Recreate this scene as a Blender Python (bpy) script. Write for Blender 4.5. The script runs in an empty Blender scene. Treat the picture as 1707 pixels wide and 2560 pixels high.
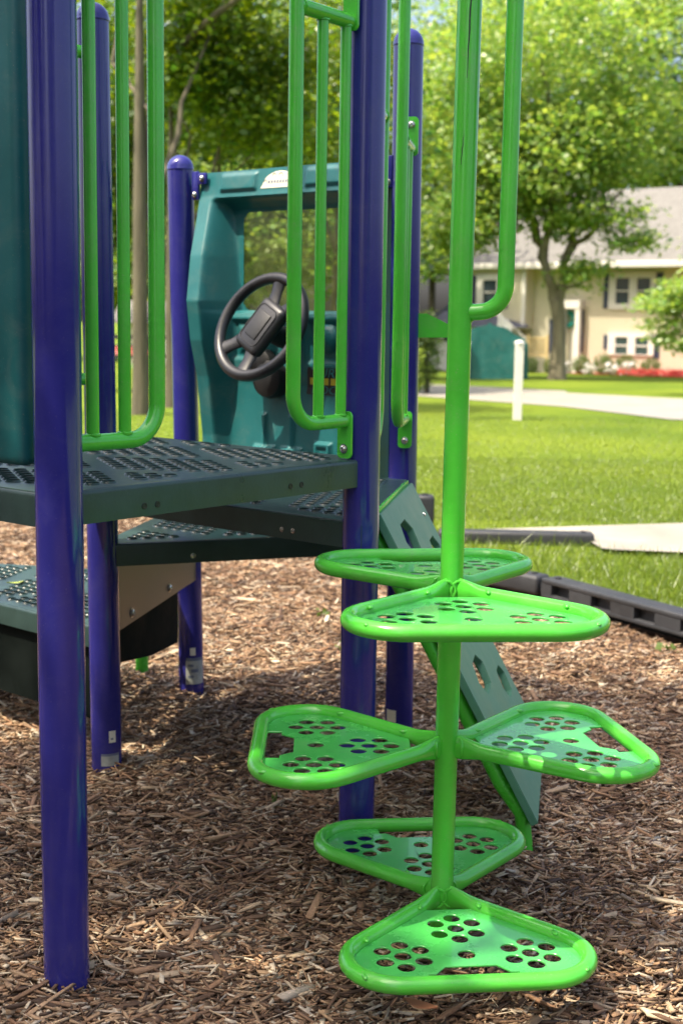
import bpy, bmesh, math, random
import numpy as np
from mathutils import Vector, Matrix
PI = math.pi
random.seed(7); rng = np.random.default_rng(11)
sc = bpy.context.scene
COL = sc.collection

# ------------------------------------------------------------------ camera
CAMH = 1.29674; FPX = 3352.95
RI = Vector((0.99989, 0.00214, 0.01488)); UP = Vector((-0.01503, 0.14225, 0.98972)); FW = Vector((0.0, 0.98983, -0.14227))
cd = bpy.data.cameras.new('camera'); cam = bpy.data.objects.new('camera', cd); COL.objects.link(cam)
cam.matrix_world = Matrix(((RI.x, UP.x, -FW.x, 0), (RI.y, UP.y, -FW.y, 0), (RI.z, UP.z, -FW.z, CAMH), (0, 0, 0, 1)))
cd.sensor_fit = 'VERTICAL'; cd.sensor_height = 36; cd.lens = FPX / 2560 * 36
cd.clip_end = 500; cd.clip_start = 0.05
cd.dof.use_dof = True; cd.dof.focus_distance = 2.75; cd.dof.aperture_fstop = 5.0
sc.camera = cam

def ray(x, y, s=1.0):                     # source-photo pixel -> direction (used to measure where things stand)
    return FW + RI * ((x * s - 853.5) / FPX) - UP * ((y * s - 1280) / FPX)
K = 1.08865
def atY(x, y, Y):
    v = ray(x, y); return Vector((0, 0, CAMH)) + v * (Y / v.y)
def lawn_z(y): return 0.05 - 0.0185 * (y - 7)
def on_lawn(x, y):
    v = ray(x, y); t = (0.05 + 0.0185 * 7 - CAMH) / (v.z + 0.0185 * v.y)
    return Vector((0, 0, CAMH)) + v * t

# ------------------------------------------------------------------ materials
def new_mat(name):
    m = bpy.data.materials.new(name); m.use_nodes = True
    nt = m.node_tree; b = nt.nodes['Principled BSDF']
    return m, nt, b
def N(nt, t, **k):
    n = nt.nodes.new(t)
    for a, v in k.items(): setattr(n, a, v)
    return n
def link(nt, a, b): nt.links.new(a, b)
def noise_bump(nt, b, scale, strength, dist=0.002, detail=3):
    tc = N(nt, 'ShaderNodeTexCoord'); no = N(nt, 'ShaderNodeTexNoise'); no.inputs['Scale'].default_value = scale; no.inputs['Detail'].default_value = detail
    bu = N(nt, 'ShaderNodeBump'); bu.inputs['Strength'].default_value = strength; bu.inputs['Distance'].default_value = dist
    link(nt, tc.outputs['Object'], no.inputs['Vector']); link(nt, no.outputs['Fac'], bu.inputs['Height']); link(nt, bu.outputs['Normal'], b.inputs['Normal'])
    return tc, no, bu
def ramp(nt, fac, cols):
    r = N(nt, 'ShaderNodeValToRGB'); e = r.color_ramp.elements
    e[0].position, e[0].color = cols[0][0], (*cols[0][1], 1); e[1].position, e[1].color = cols[-1][0], (*cols[-1][1], 1)
    for p, c in cols[1:-1]:
        x = e.new(p); x.color = (*c, 1)
    link(nt, fac, r.inputs['Fac']); return r
def paint(name, c, rough=0.28, var=0.12, scale=30, bump=0.05, coat=0.0, specks=0.0, dust=0.0):
    m, nt, b = new_mat(name)
    tc, no, bu = noise_bump(nt, b, scale * 4, bump)
    n2 = N(nt, 'ShaderNodeTexNoise'); n2.inputs['Scale'].default_value = scale * .2; n2.inputs['Detail'].default_value = 6; n2.inputs['Roughness'].default_value = .7
    link(nt, tc.outputs['Object'], n2.inputs['Vector'])
    lo = tuple(x * (1 - var) for x in c); hi = tuple(min(1, x * (1 + var) + 0.004) for x in c)
    r = ramp(nt, n2.outputs['Fac'], [(.3, lo), (.7, hi)])
    out = r.outputs['Color']
    if specks:
        n3 = N(nt, 'ShaderNodeTexNoise'); n3.inputs['Scale'].default_value = 160; n3.inputs['Detail'].default_value = 1
        link(nt, tc.outputs['Object'], n3.inputs['Vector'])
        r3 = ramp(nt, n3.outputs['Fac'], [(.735, (0, 0, 0)), (.75, (1, 1, 1))])
        mx = N(nt, 'ShaderNodeMix', data_type='RGBA'); link(nt, r3.outputs['Color'], mx.inputs['Factor'])
        link(nt, out, mx.inputs[6]); mx.inputs[7].default_value = (*[min(1, x + specks) for x in c], 1); out = mx.outputs[2]
    if dust:                                # grime, scuffs and dried splashes with shapes of their own
        n5 = N(nt, 'ShaderNodeTexNoise'); n5.inputs['Scale'].default_value = 9; n5.inputs['Detail'].default_value = 10; n5.inputs['Roughness'].default_value = .72; n5.inputs['Distortion'].default_value = .6
        link(nt, tc.outputs['Object'], n5.inputs['Vector']); r5 = ramp(nt, n5.outputs['Fac'], [(.5, (0, 0, 0)), (.72, (dust,) * 3)])
        n6 = N(nt, 'ShaderNodeTexNoise'); n6.inputs['Scale'].default_value = 260; n6.inputs['Detail'].default_value = 2; link(nt, tc.outputs['Object'], n6.inputs['Vector'])
        r6 = ramp(nt, n6.outputs['Fac'], [(.69, (0, 0, 0)), (.74, (dust * 2.2,) * 3)])
        ad = N(nt, 'ShaderNodeMath', operation='ADD'); link(nt, r5.outputs['Color'], ad.inputs[0]); link(nt, r6.outputs['Color'], ad.inputs[1])
        md = N(nt, 'ShaderNodeMix', data_type='RGBA'); link(nt, ad.outputs[0], md.inputs['Factor']); link(nt, out, md.inputs[6]); md.inputs[7].default_value = (.26, .24, .19, 1); out = md.outputs[2]
    link(nt, out, b.inputs['Base Color'])
    rr = ramp(nt, n2.outputs['Fac'], [(.3, (rough * .8,) * 3), (.75, (min(1, rough * 1.35),) * 3)]); link(nt, rr.outputs['Color'], b.inputs['Roughness'])
    b.inputs['Coat Weight'].default_value = coat
    return m
GREEN = paint('green_powder_coat', (0.05, 0.40, 0.025), .27, .1)
LIME = paint('lime_powder_coat', (0.07, 0.47, 0.036), .2, .1, coat=.25, dust=.2)
TREAD = paint('wet_green_tread', (0.06, 0.43, 0.075), .26, .16, scale=14, bump=.12, coat=.5, dust=.16)
BLUE = paint('blue_post_paint', (0.02, 0.02, 0.175), .12, .08, coat=.2, dust=.05, bump=.02)
TEAL = paint('teal_plastic', (0.006, 0.108, 0.116), .42, .15, scale=20, dust=.16)
TEAL2 = paint('teal_sign_board', (0.004, 0.085, 0.078), .45, .2, dust=.15)
RAMPM = paint('sage_green_plastic', (0.07, 0.21, 0.13), .42, .1, specks=.0)
DECK = paint('dark_green_vinyl', (0.022, 0.05, 0.046), .32, .18, bump=.15)
SKIRT = paint('black_green_panel', (0.005, 0.008, 0.007), .7, .2); SKIRT.node_tree.nodes['Principled BSDF'].inputs['Specular IOR Level'].default_value = .03
BLACK = paint('charcoal_plastic', (0.011, 0.011, 0.014), .36, .2)
PAD = paint('black_rubber', (0.008, 0.008, 0.009), .45, .2)
STEEL = paint('bolt_steel', (0.55, 0.53, 0.5), .25, .1); STEEL.node_tree.nodes['Principled BSDF'].inputs['Metallic'].default_value = 1
PLATE = paint('brushed_metal_plate', (0.075, 0.068, 0.06), .34, .5, scale=10); PLATE.node_tree.nodes['Principled BSDF'].inputs['Metallic'].default_value = .25
TIMBER = paint('grey_plastic_timber', (0.021, 0.022, 0.025), .5, .2, bump=.3)
WHITEP = paint('white_paint', (0.6, 0.575, 0.52), .5, .08)
CREAM = paint('cream_sticker', (0.7, 0.66, 0.52), .5, .05)
INK = paint('sticker_ink', (0.12, 0.14, 0.2), .5, .05)
YELLOW = paint('yellow_decal', (0.55, 0.42, 0.03), .45, .05)
CONC = paint('concrete', (0.25, 0.23, 0.19), .85, .22, scale=9, bump=.3)
NAVY = paint('navy_shutter', (0.03, 0.04, 0.075), .6, .1)
def plain(name, c, rough=.6, metal=0):
    m, nt, b = new_mat(name); b.inputs['Base Color'].default_value = (*c, 1); b.inputs['Roughness'].default_value = rough; b.inputs['Metallic'].default_value = metal
    return m
def siding(name, c):
    m, nt, b = new_mat(name)
    tc = N(nt, 'ShaderNodeTexCoord'); w = N(nt, 'ShaderNodeTexWave', wave_type='BANDS', bands_direction='Z', wave_profile='SAW')
    w.inputs['Scale'].default_value = 0.314 / .13 ; w.inputs['Distortion'].default_value = 0
    link(nt, tc.outputs['Object'], w.inputs['Vector'])
    r = ramp(nt, w.outputs['Fac'], [(0, tuple(x * .6 for x in c)), (.12, c), (1, c)])
    link(nt, r.outputs['Color'], b.inputs['Base Color']); b.inputs['Roughness'].default_value = .6
    bu = N(nt, 'ShaderNodeBump'); bu.inputs['Distance'].default_value = .02; link(nt, w.outputs['Fac'], bu.inputs['Height']); link(nt, bu.outputs['Normal'], b.inputs['Normal'])
    return m
SIDING = siding('cream_siding', (0.60, 0.55, 0.41))
def shingle(name, c):
    m, nt, b = new_mat(name)
    tc, no, bu = noise_bump(nt, b, 9, .6, .03, 6)
    br = N(nt, 'ShaderNodeTexBrick'); br.inputs['Scale'].default_value = 2.2
    for k, f in (('Color1', .9), ('Color2', 1.1), ('Mortar', .7)): br.inputs[k].default_value = (*[x * f for x in c], 1)
    br.inputs['Mortar Size'].default_value = .012
    mp = N(nt, 'ShaderNodeMapping'); link(nt, tc.outputs['UV'], mp.inputs['Vector']); link(nt, tc.outputs['Object'], br.inputs['Vector'])
    mx = N(nt, 'ShaderNodeMix', data_type='RGBA', blend_type='MULTIPLY'); mx.inputs['Factor'].default_value = .5
    r = ramp(nt, no.outputs['Fac'], [(.3, (.6, .6, .6)), (.7, (1.2, 1.2, 1.2))])
    link(nt, br.outputs['Color'], mx.inputs[6]); link(nt, r.outputs['Color'], mx.inputs[7]); link(nt, mx.outputs[2], b.inputs['Base Color']); b.inputs['Roughness'].default_value = .9
    return m
ROOF = shingle('grey_shingles', (0.15, 0.145, 0.135)); DROOF = shingle('dark_shingles', (0.07, 0.075, 0.1))
def pane_mat(name, c):
    m, nt, b = new_mat(name); b.inputs['Base Color'].default_value = (*c, 1); b.inputs['Roughness'].default_value = .06; b.inputs['IOR'].default_value = 1.6
    return m
GLASS = pane_mat('house_window_glass', (0.03, 0.05, 0.06))
def plexi():
    m = bpy.data.materials.new('scratched_clear_plastic'); m.use_nodes = True; nt = m.node_tree; nt.nodes.clear()
    o = N(nt, 'ShaderNodeOutputMaterial'); tr = N(nt, 'ShaderNodeBsdfTransparent'); tr.inputs['Color'].default_value = (.88, .9, .76, 1)
    gl = N(nt, 'ShaderNodeBsdfGlossy'); gl.inputs['Roughness'].default_value = .08
    df = N(nt, 'ShaderNodeBsdfDiffuse'); df.inputs['Color'].default_value = (.36, .44, .16, 1)
    fr = N(nt, 'ShaderNodeFresnel'); m1 = N(nt, 'ShaderNodeMixShader'); m2 = N(nt, 'ShaderNodeMixShader')
    tc = N(nt, 'ShaderNodeTexCoord'); no = N(nt, 'ShaderNodeTexNoise'); no.inputs['Scale'].default_value = 14; no.inputs['Detail'].default_value = 8; no.inputs['Roughness'].default_value = .75
    link(nt, tc.outputs['Object'], no.inputs['Vector'])
    r = ramp(nt, no.outputs['Fac'], [(.4, (.02,) * 3), (.75, (.15,) * 3)])
    link(nt, r.outputs['Color'], m1.inputs['Fac']); link(nt, tr.outputs[0], m1.inputs[1]); link(nt, df.outputs[0], m1.inputs[2])
    m2.inputs['Fac'].default_value = .05; link(nt, m1.outputs[0], m2.inputs[1]); link(nt, gl.outputs[0], m2.inputs[2]); link(nt, m2.outputs[0], o.inputs['Surface'])
    return m
PLEXI = plexi()
def leaf_mat(name, c0, c1, trans=.45):
    m = bpy.data.materials.new(name); m.use_nodes = True; nt = m.node_tree; nt.nodes.clear()
    o = N(nt, 'ShaderNodeOutputMaterial'); g = N(nt, 'ShaderNodeNewGeometry')
    r = ramp(nt, g.outputs['Random Per Island'], [(0, c0), (.6, tuple((a + b) / 2 for a, b in zip(c0, c1))), (1, c1)])
    d = N(nt, 'ShaderNodeBsdfDiffuse'); t = N(nt, 'ShaderNodeBsdfTranslucent'); gl = N(nt, 'ShaderNodeBsdfGlossy'); gl.inputs['Roughness'].default_value = .45
    hs = N(nt, 'ShaderNodeHueSaturation'); hs.inputs['Hue'].default_value = .485; hs.inputs['Saturation'].default_value = 1.1; hs.inputs['Value'].default_value = 1.5
    link(nt, r.outputs['Color'], d.inputs['Color']); link(nt, r.outputs['Color'], hs.inputs['Color']); link(nt, hs.outputs['Color'], t.inputs['Color'])
    m1 = N(nt, 'ShaderNodeMixShader'); m1.inputs['Fac'].default_value = trans; link(nt, d.outputs[0], m1.inputs[1]); link(nt, t.outputs[0], m1.inputs[2])
    m2 = N(nt, 'ShaderNodeMixShader'); m2.inputs['Fac'].default_value = .06; link(nt, m1.outputs[0], m2.inputs[1]); link(nt, gl.outputs[0], m2.inputs[2])
    link(nt, m2.outputs[0], o.inputs['Surface']); return m
LEAF_B = leaf_mat('bright_maple_leaves', (0.11, 0.25, 0.045), (0.34, 0.42, 0.085), .55)
LEAF_W = leaf_mat('woodland_leaves', (0.055, 0.15, 0.022), (0.23, 0.30, 0.028), .55)
LEAF_D = leaf_mat('dark_woodland_leaves', (0.02, 0.07, 0.022), (0.06, 0.13, 0.03), .4)
LEAF_S = leaf_mat('shrub_leaves', (0.06, 0.12, 0.015), (0.13, 0.19, 0.03), .35)
GRASSM = leaf_mat('lawn_blades', (0.075, 0.135, 0.012), (0.165, 0.215, 0.02), .45)
def bark(name, c):
    m, nt, b = new_mat(name)
    tc, no, bu = noise_bump(nt, b, 7, .8, .03, 6)
    mp = N(nt, 'ShaderNodeMapping'); mp.inputs['Scale'].default_value = (1, 1, .15); link(nt, tc.outputs['Object'], mp.inputs['Vector']); link(nt, mp.outputs[0], no.inputs['Vector'])
    r = ramp(nt, no.outputs['Fac'], [(.35, tuple(x * .5 for x in c)), (.65, c)]); link(nt, r.outputs['Color'], b.inputs['Base Color']); b.inputs['Roughness'].default_value = .9
    return m
BARK = bark('grey_brown_bark', (0.12, 0.105, 0.065)); BARK2 = bark('light_grey_bark', (0.21, 0.18, 0.115)); BARKD = bark('dark_bark', (0.06, 0.05, 0.035))
def chips_mat():
    m, nt, b = new_mat('wood_chips')
    g = N(nt, 'ShaderNodeNewGeometry'); tc = N(nt, 'ShaderNodeTexCoord')
    r = ramp(nt, g.outputs['Random Per Island'], [(0, (.06, .034, .02)), (.2, (.13, .072, .04)), (.38, (.26, .152, .085)), (.54, (.39, .26, .15)), (.66, (.31, .165, .085)), (.78, (.54, .39, .235)), (.9, (.43, .36, .28)), (1, (.72, .6, .42))])
    no = N(nt, 'ShaderNodeTexNoise'); no.inputs['Scale'].default_value = 120; no.inputs['Detail'].default_value = 3; link(nt, tc.outputs['Object'], no.inputs['Vector'])
    r2 = ramp(nt, no.outputs['Fac'], [(.3, (.6,) * 3), (.7, (1.15,) * 3)])
    mx = N(nt, 'ShaderNodeMix', data_type='RGBA', blend_type='MULTIPLY'); mx.inputs['Factor'].default_value = .8
    link(nt, r.outputs['Color'], mx.inputs[6]); link(nt, r2.outputs['Color'], mx.inputs[7])
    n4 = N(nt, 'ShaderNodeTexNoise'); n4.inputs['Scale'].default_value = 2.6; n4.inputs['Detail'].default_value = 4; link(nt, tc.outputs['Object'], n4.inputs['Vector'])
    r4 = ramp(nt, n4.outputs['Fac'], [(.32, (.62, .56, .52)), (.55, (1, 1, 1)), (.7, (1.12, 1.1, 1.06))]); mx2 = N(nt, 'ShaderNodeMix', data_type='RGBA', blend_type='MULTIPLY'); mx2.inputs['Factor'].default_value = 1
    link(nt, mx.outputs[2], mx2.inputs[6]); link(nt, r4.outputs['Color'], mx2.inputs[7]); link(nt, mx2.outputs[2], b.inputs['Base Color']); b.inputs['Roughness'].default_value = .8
    return m
CHIPS = chips_mat()
def ground_mat(name, cols, scale, bump, dist=.02):
    m, nt, b = new_mat(name); tc, no, bu = noise_bump(nt, b, scale, bump, dist, 8)
    no.inputs['Roughness'].default_value = .7
    r = ramp(nt, no.outputs['Fac'], cols); link(nt, r.outputs['Color'], b.inputs['Base Color']); b.inputs['Roughness'].default_value = .95; b.inputs['Specular IOR Level'].default_value = .1
    return m, nt, b, tc, r
SOIL = ground_mat('dark_mulch_bed', [(.3, (.03, .018, .012)), (.55, (.10, .06, .038)), (.75, (.2, .13, .08))], 60, .8, .01)[0]
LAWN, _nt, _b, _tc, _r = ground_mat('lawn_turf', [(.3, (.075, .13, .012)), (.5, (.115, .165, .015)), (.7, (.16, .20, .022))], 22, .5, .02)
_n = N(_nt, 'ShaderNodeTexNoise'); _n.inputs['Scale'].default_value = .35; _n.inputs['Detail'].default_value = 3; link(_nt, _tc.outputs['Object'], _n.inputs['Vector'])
_r2 = ramp(_nt, _n.outputs['Fac'], [(.3, (.62, .72, .7)), (.5, (.95, .95, .9)), (.7, (1.15, 1.08, 1))])  # broad darker turf patches, tree shade put into the lawn colour
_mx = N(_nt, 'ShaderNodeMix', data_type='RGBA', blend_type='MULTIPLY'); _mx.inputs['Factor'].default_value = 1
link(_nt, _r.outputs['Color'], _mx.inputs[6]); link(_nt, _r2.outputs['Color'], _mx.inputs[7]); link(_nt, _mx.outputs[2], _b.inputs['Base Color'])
REDM = ground_mat('red_mulch', [(.3, (.2, .04, .025)), (.7, (.45, .12, .08))], 12, .6)[0]

# ------------------------------------------------------------------ mesh helpers
def tag(o, label=None, cat=None, group=None, kind=None):
    if label: o['label'] = label
    if cat: o['category'] = cat
    if group: o['group'] = group
    if kind: o['kind'] = kind
    return o
def empty(name, loc, label, cat, group=None, rz=0):
    o = bpy.data.objects.new(name, None); COL.objects.link(o); o.location = loc; o.rotation_euler = (0, 0, rz); o.empty_display_size = .1
    return tag(o, label, cat, group)
def adopt(o, parent):
    """parent without moving a mesh that is authored in world space"""
    M = Matrix.Identity(4); p = parent; chain = []
    while p is not None: chain.append(p); p = p.parent
    for q in reversed(chain):
        M = M @ (q.matrix_parent_inverse if q.parent else Matrix.Identity(4)) @ q.matrix_basis
    o.parent = parent; o.matrix_parent_inverse = M.inverted()
def obj(name, bm, mat, parent=None, smooth=True, world=True, angle=40):
    me = bpy.data.meshes.new(name); bm.normal_update(); bm.to_mesh(me); bm.free()
    for m in (mat if isinstance(mat, (list, tuple)) else [mat]): me.materials.append(m)
    if smooth: me.shade_smooth(); me.set_sharp_from_angle(angle=math.radians(angle))
    o = bpy.data.objects.new(name, me); COL.objects.link(o)
    if parent is not None:
        if world: adopt(o, parent)
        else: o.parent = parent
    return o
def npmesh(name, V, F, mat, parent=None, world=True, smooth=False):
    me = bpy.data.meshes.new(name); V = np.asarray(V, np.float32); F = np.asarray(F, np.int32)
    k = F.shape[1]
    me.vertices.add(len(V)); me.vertices.foreach_set('co', V.ravel()); me.loops.add(F.size); me.loops.foreach_set('vertex_index', F.ravel())
    me.polygons.add(len(F)); me.polygons.foreach_set('loop_start', np.arange(0, F.size, k, dtype=np.int32)); me.polygons.foreach_set('loop_total', np.full(len(F), k, np.int32))
    if smooth: me.polygons.foreach_set('use_smooth', np.ones(len(F), bool))
    me.update(calc_edges=True); me.validate(); me.materials.append(mat)
    o = bpy.data.objects.new(name, me); COL.objects.link(o)
    if parent is not None:
        if world: adopt(o, parent)
        else: o.parent = parent
    return o
def box(bm, c, size, R=None, bevel=0, seg=2):
    r = bmesh.ops.create_cube(bm, size=1); vs = r['verts']
    M = Matrix.Translation(Vector(c)) @ (R.to_4x4() if R is not None else Matrix.Identity(4)) @ Matrix.Diagonal((*size, 1))
    bmesh.ops.transform(bm, matrix=M, verts=vs)
    if bevel:
        es = list({e for v in vs for e in v.link_edges})
        bmesh.ops.bevel(bm, geom=es, offset=bevel, segments=seg, affect='EDGES', profile=.5)
def frame(t, z=Vector((0, 0, 1))):
    """rotation whose X axis is t and Z axis is z"""
    t = Vector(t).normalized(); y = z.cross(t).normalized(); zz = t.cross(y)
    return Matrix((t, y, zz)).transposed()
def tube(bm, pts, r, seg=20, closed=False, caps=True, scale=None):
    pts = [Vector(p) for p in pts]; n = len(pts); rings = []
    prev = None
    for i in range(n):
        if closed: d = (pts[(i + 1) % n] - pts[i - 1])
        else: d = pts[min(i + 1, n - 1)] - pts[max(i - 1, 0)]
        d.normalize()
        if prev is None:
            ref = Vector((0, 0, 1)) if abs(d.z) < .9 else Vector((1, 0, 0))
            a = (ref - d * ref.dot(d)).normalized()
        else: a = (prev - d * prev.dot(d)).normalized()
        prev = a; b = d.cross(a)
        ra, rb = (scale[i] if scale else (1, 1)); rr = r[i] if isinstance(r, (list, tuple)) else r
        rings.append([bm.verts.new(pts[i] + (a * math.cos(2 * PI * k / seg) * ra + b * math.sin(2 * PI * k / seg) * rb) * rr) for k in range(seg)])
    for i in range(n if closed else n - 1):
        A, B = rings[i], rings[(i + 1) % n]
        for k in range(seg): bm.faces.new((A[k], A[(k + 1) % seg], B[(k + 1) % seg], B[k]))
    if caps and not closed:
        bm.faces.new(list(reversed(rings[0]))); bm.faces.new(rings[-1])
def lathe(bm, prof, c, axis=Vector((0, 0, 1)), seg=24):
    R = axis.to_track_quat('Z', 'Y').to_matrix(); c = Vector(c); rings = []
    for r, z in prof:
        if r < 1e-6: rings.append([bm.verts.new(c + R @ Vector((0, 0, z)))])
        else: rings.append([bm.verts.new(c + R @ Vector((r * math.cos(2 * PI * k / seg), r * math.sin(2 * PI * k / seg), z))) for k in range(seg)])
    for A, B in zip(rings, rings[1:]):
        for k in range(seg):
            k2 = (k + 1) % seg
            if len(A) == 1 and len(B) == 1: continue
            if len(A) == 1: bm.faces.new((A[0], B[k2], B[k])) if False else bm.faces.new((A[0], B[k], B[k2]))
            elif len(B) == 1: bm.faces.new((A[k], A[k2], B[0]))
            else: bm.faces.new((A[k], A[k2], B[k2], B[k]))
def fillet(P, r, n=8):
    """polyline with its inner corners rounded"""
    P = [Vector(p) for p in P]; out = [P[0]]
    for i in range(1, len(P) - 1):
        a = (P[i - 1] - P[i]).normalized(); b = (P[i + 1] - P[i]).normalized()
        ang = a.angle(b); t = r / math.tan(ang / 2); o = P[i] + (a + b).normalized() * (r / math.sin(ang / 2))
        s = P[i] + a * t - o; e = P[i] + b * t - o; tot = s.angle(e); ax = s.cross(e).normalized()
        for k in range(n + 1): out.append(o + Matrix.Rotation(tot * k / n, 3, ax) @ s)
    out.append(P[-1]); return out
def bolt(bm, c, axis, r=.007, h=.006):
    lathe(bm, [(r * 1.35, 0), (r * 1.35, h * .25), (r, h * .3), (r * .95, h * .75), (r * .6, h), (r * .55, h * .7), (0, h * .7)], c, Vector(axis), 14)
def bolt_obj(c, axis, parent, r=.007, h=.006, name='bolt'):
    bm = bmesh.new(); bolt(bm, c, axis, r, h); return obj(name, fix(bm), STEEL, parent)
def plate(outer, holes, th, M):
    """2-D outline with holes, filled and given thickness, then placed by M (Matrix 4x4)"""
    cu = bpy.data.curves.new('tmp', 'CURVE'); cu.dimensions = '2D'; cu.fill_mode = 'BOTH'; cu.extrude = th / 2
    for pl in [outer] + holes:
        sp = cu.splines.new('POLY'); sp.points.add(len(pl) - 1); sp.use_cyclic_u = True
        for p, q in zip(sp.points, pl): p.co = (q[0], q[1], 0, 1)
    o = bpy.data.objects.new('tmp', cu); COL.objects.link(o)
    dg = bpy.context.evaluated_depsgraph_get(); me = o.evaluated_get(dg).to_mesh()
    bm = bmesh.new(); bm.from_mesh(me); o.evaluated_get(dg).to_mesh_clear()
    bpy.data.objects.remove(o); bpy.data.curves.remove(cu)
    bmesh.ops.remove_doubles(bm, verts=bm.verts, dist=1e-5)
    bmesh.ops.transform(bm, matrix=M, verts=bm.verts)
    return bm
def circle(c, r, n=20): return [(c[0] + r * math.cos(2 * PI * k / n), c[1] + r * math.sin(2 * PI * k / n)) for k in range(n)]
def rrect(x0, y0, x1, y1, r, n=5):
    o = []
    for cx, cy, a in ((x1 - r, y1 - r, 0), (x0 + r, y1 - r, PI / 2), (x0 + r, y0 + r, PI), (x1 - r, y0 + r, 1.5 * PI)):
        o += [(cx + r * math.cos(a + PI / 2 * k / n), cy + r * math.sin(a + PI / 2 * k / n)) for k in range(n + 1)]
    return o
def prism(bm, poly, z0, z1):
    a = [bm.verts.new((p[0], p[1], z0)) for p in poly]; b = [bm.verts.new((p[0], p[1], z1)) for p in poly]
    n = len(poly); bm.faces.new(list(reversed(a))); bm.faces.new(b)
    for k in range(n): bm.faces.new((a[k], a[(k + 1) % n], b[(k + 1) % n], b[k]))
def fix(bm): bmesh.ops.recalc_face_normals(bm, faces=bm.faces); return bm

# ------------------------------------------------------------------ the play structure
V2 = lambda a: Vector((a[0], a[1], 0))
PA, PB, PD, PX, PF, PE = map(V2, [(-.5486, 2.5085), (.0329, 3.212), (-.6706, 3.7935), (-1.2521, 3.0899), (.1847, 4.112), (-.5188, 4.6935)])
class Side:                                # a side of the frame between two posts: t along, n to the right of it
    def __init__(s, P, Q): s.P, s.Q = P, Q; s.L = (Q - P).length; s.t = (Q - P).normalized(); s.n = Vector((s.t.y, -s.t.x, 0))
    def at(s, u, o, z): return s.P + s.t * u + s.n * o + Vector((0, 0, z))
    def px(s, x, y, o):
        v = ray(x * K, y * K); A = s.P + s.n * o; k = (A - Vector((0, 0, CAMH))).dot(s.n) / v.dot(s.n); p = Vector((0, 0, CAMH)) + v * k
        return (p - A).dot(s.t), p.z
    def R(s): return frame(s.t)            # local x along, y = -n, z up
AB, BF, EF, XA, DB, DF, DE, DX = Side(PA, PB), Side(PB, PF), Side(PE, PF), Side(PX, PA), Side(PD, PB), Side(PD, PF), Side(PD, PE), Side(PD, PX)

play = empty('play_structure', (-.35, 3.6, 0), 'blue and green metal playground structure with dark decks and teal driving panel', 'playground')
R0 = .0445
def post(P, top, lean, off, name='post'):
    bm = bmesh.new()
    f = lambda z: Vector((P.x + off[0] + lean[0] * z, P.y + off[1] + lean[1] * z, z))
    zt = top - R0
    tube(bm, [f(-.1), f(.4), f(1.0), f(zt)], R0, 40, caps=False)
    o = obj(name, bm, BLUE, play)
    if top < 2.3:
        bm = bmesh.new(); d = (f(1) - f(0)).normalized()
        prof = [(R0 + .0004, -.004), (R0 + .0016, -.002), (R0 + .0016, .001)] + [((R0 + .0012) * math.cos(a), .002 + (R0 + .001) * math.sin(a)) for a in np.linspace(0, PI / 2, 12)]
        prof[-1] = (0, prof[-1][1]); lathe(bm, prof, f(zt), d, 40); c = obj('post_cap', fix(bm), BLUE, o)
    return o, f
post(PA, 2.75, (.0013, -.0109), (.0186, -.0082)); postA = None
_, fB = post(PB, 2.75, (-.0029, .001), (.0158, .0018))
pD, fD = post(PD, 2.135, (-.0085, -.0001), (-.0071, .003))
pE, fE = post(PE, 1.838, (-.0194, -.003), (-.0112, -.0029))
pF, fF = post(PF, 2.145, (-.0071, .0006), (.0071, .0029))
post(PX, 2.135, (0, 0), (0, 0))
def sticker(parent, f, z0, z1, a0, a1, mat, name='sticker', r=R0 + .0012):
    bm = bmesh.new(); n = 8; ring = []
    for k in range(n + 1):
        a = a0 + (a1 - a0) * k / n
        for z in (z0, z1):
            c = f(z); ring.append(bm.verts.new((c.x + r * math.cos(a), c.y + r * math.sin(a), z)))
    for k in range(n): bm.faces.new((ring[2 * k], ring[2 * k + 2], ring[2 * k + 3], ring[2 * k + 1]))
    return obj(name, bm, mat, parent)
GREYL = paint('worn_grey_label', (.36, .37, .33), .6, .3, scale=120)
rad = math.radians
sticker(pE, fE, .0, .085, rad(-108), rad(-20), GREYL, 'label', R0 + .001); sticker(pE, fE, .085, .096, rad(-106), rad(-22), INK, 'label_band', R0 + .0014)
sticker(pE, fE, .105, .133, rad(-87), rad(-62), CREAM)
for z0, z1, a0, a1 in ((.064, .073, -98, -72), (.043, .055, -84, -50), (.024, .032, -98, -72)): sticker(pE, fE, z0, z1, rad(a0), rad(a1), INK, 'label_print', R0 + .0018)
sticker(pD, fD, .07, .105, rad(-70), rad(-44), CREAM); sticker(pD, fD, .0, .03, rad(-100), rad(-30), GREYL, 'label', R0 + .001); sticker(pD, fD, .03, .037, rad(-100), rad(-30), INK, 'label_band', R0 + .0014)
sticker(pD, fD, .079, .084, rad(-64), rad(-54), INK, 'label_print', R0 + .0018)
sticker(pF, fF, .02, .085, rad(-150), rad(-105), CREAM)

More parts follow.
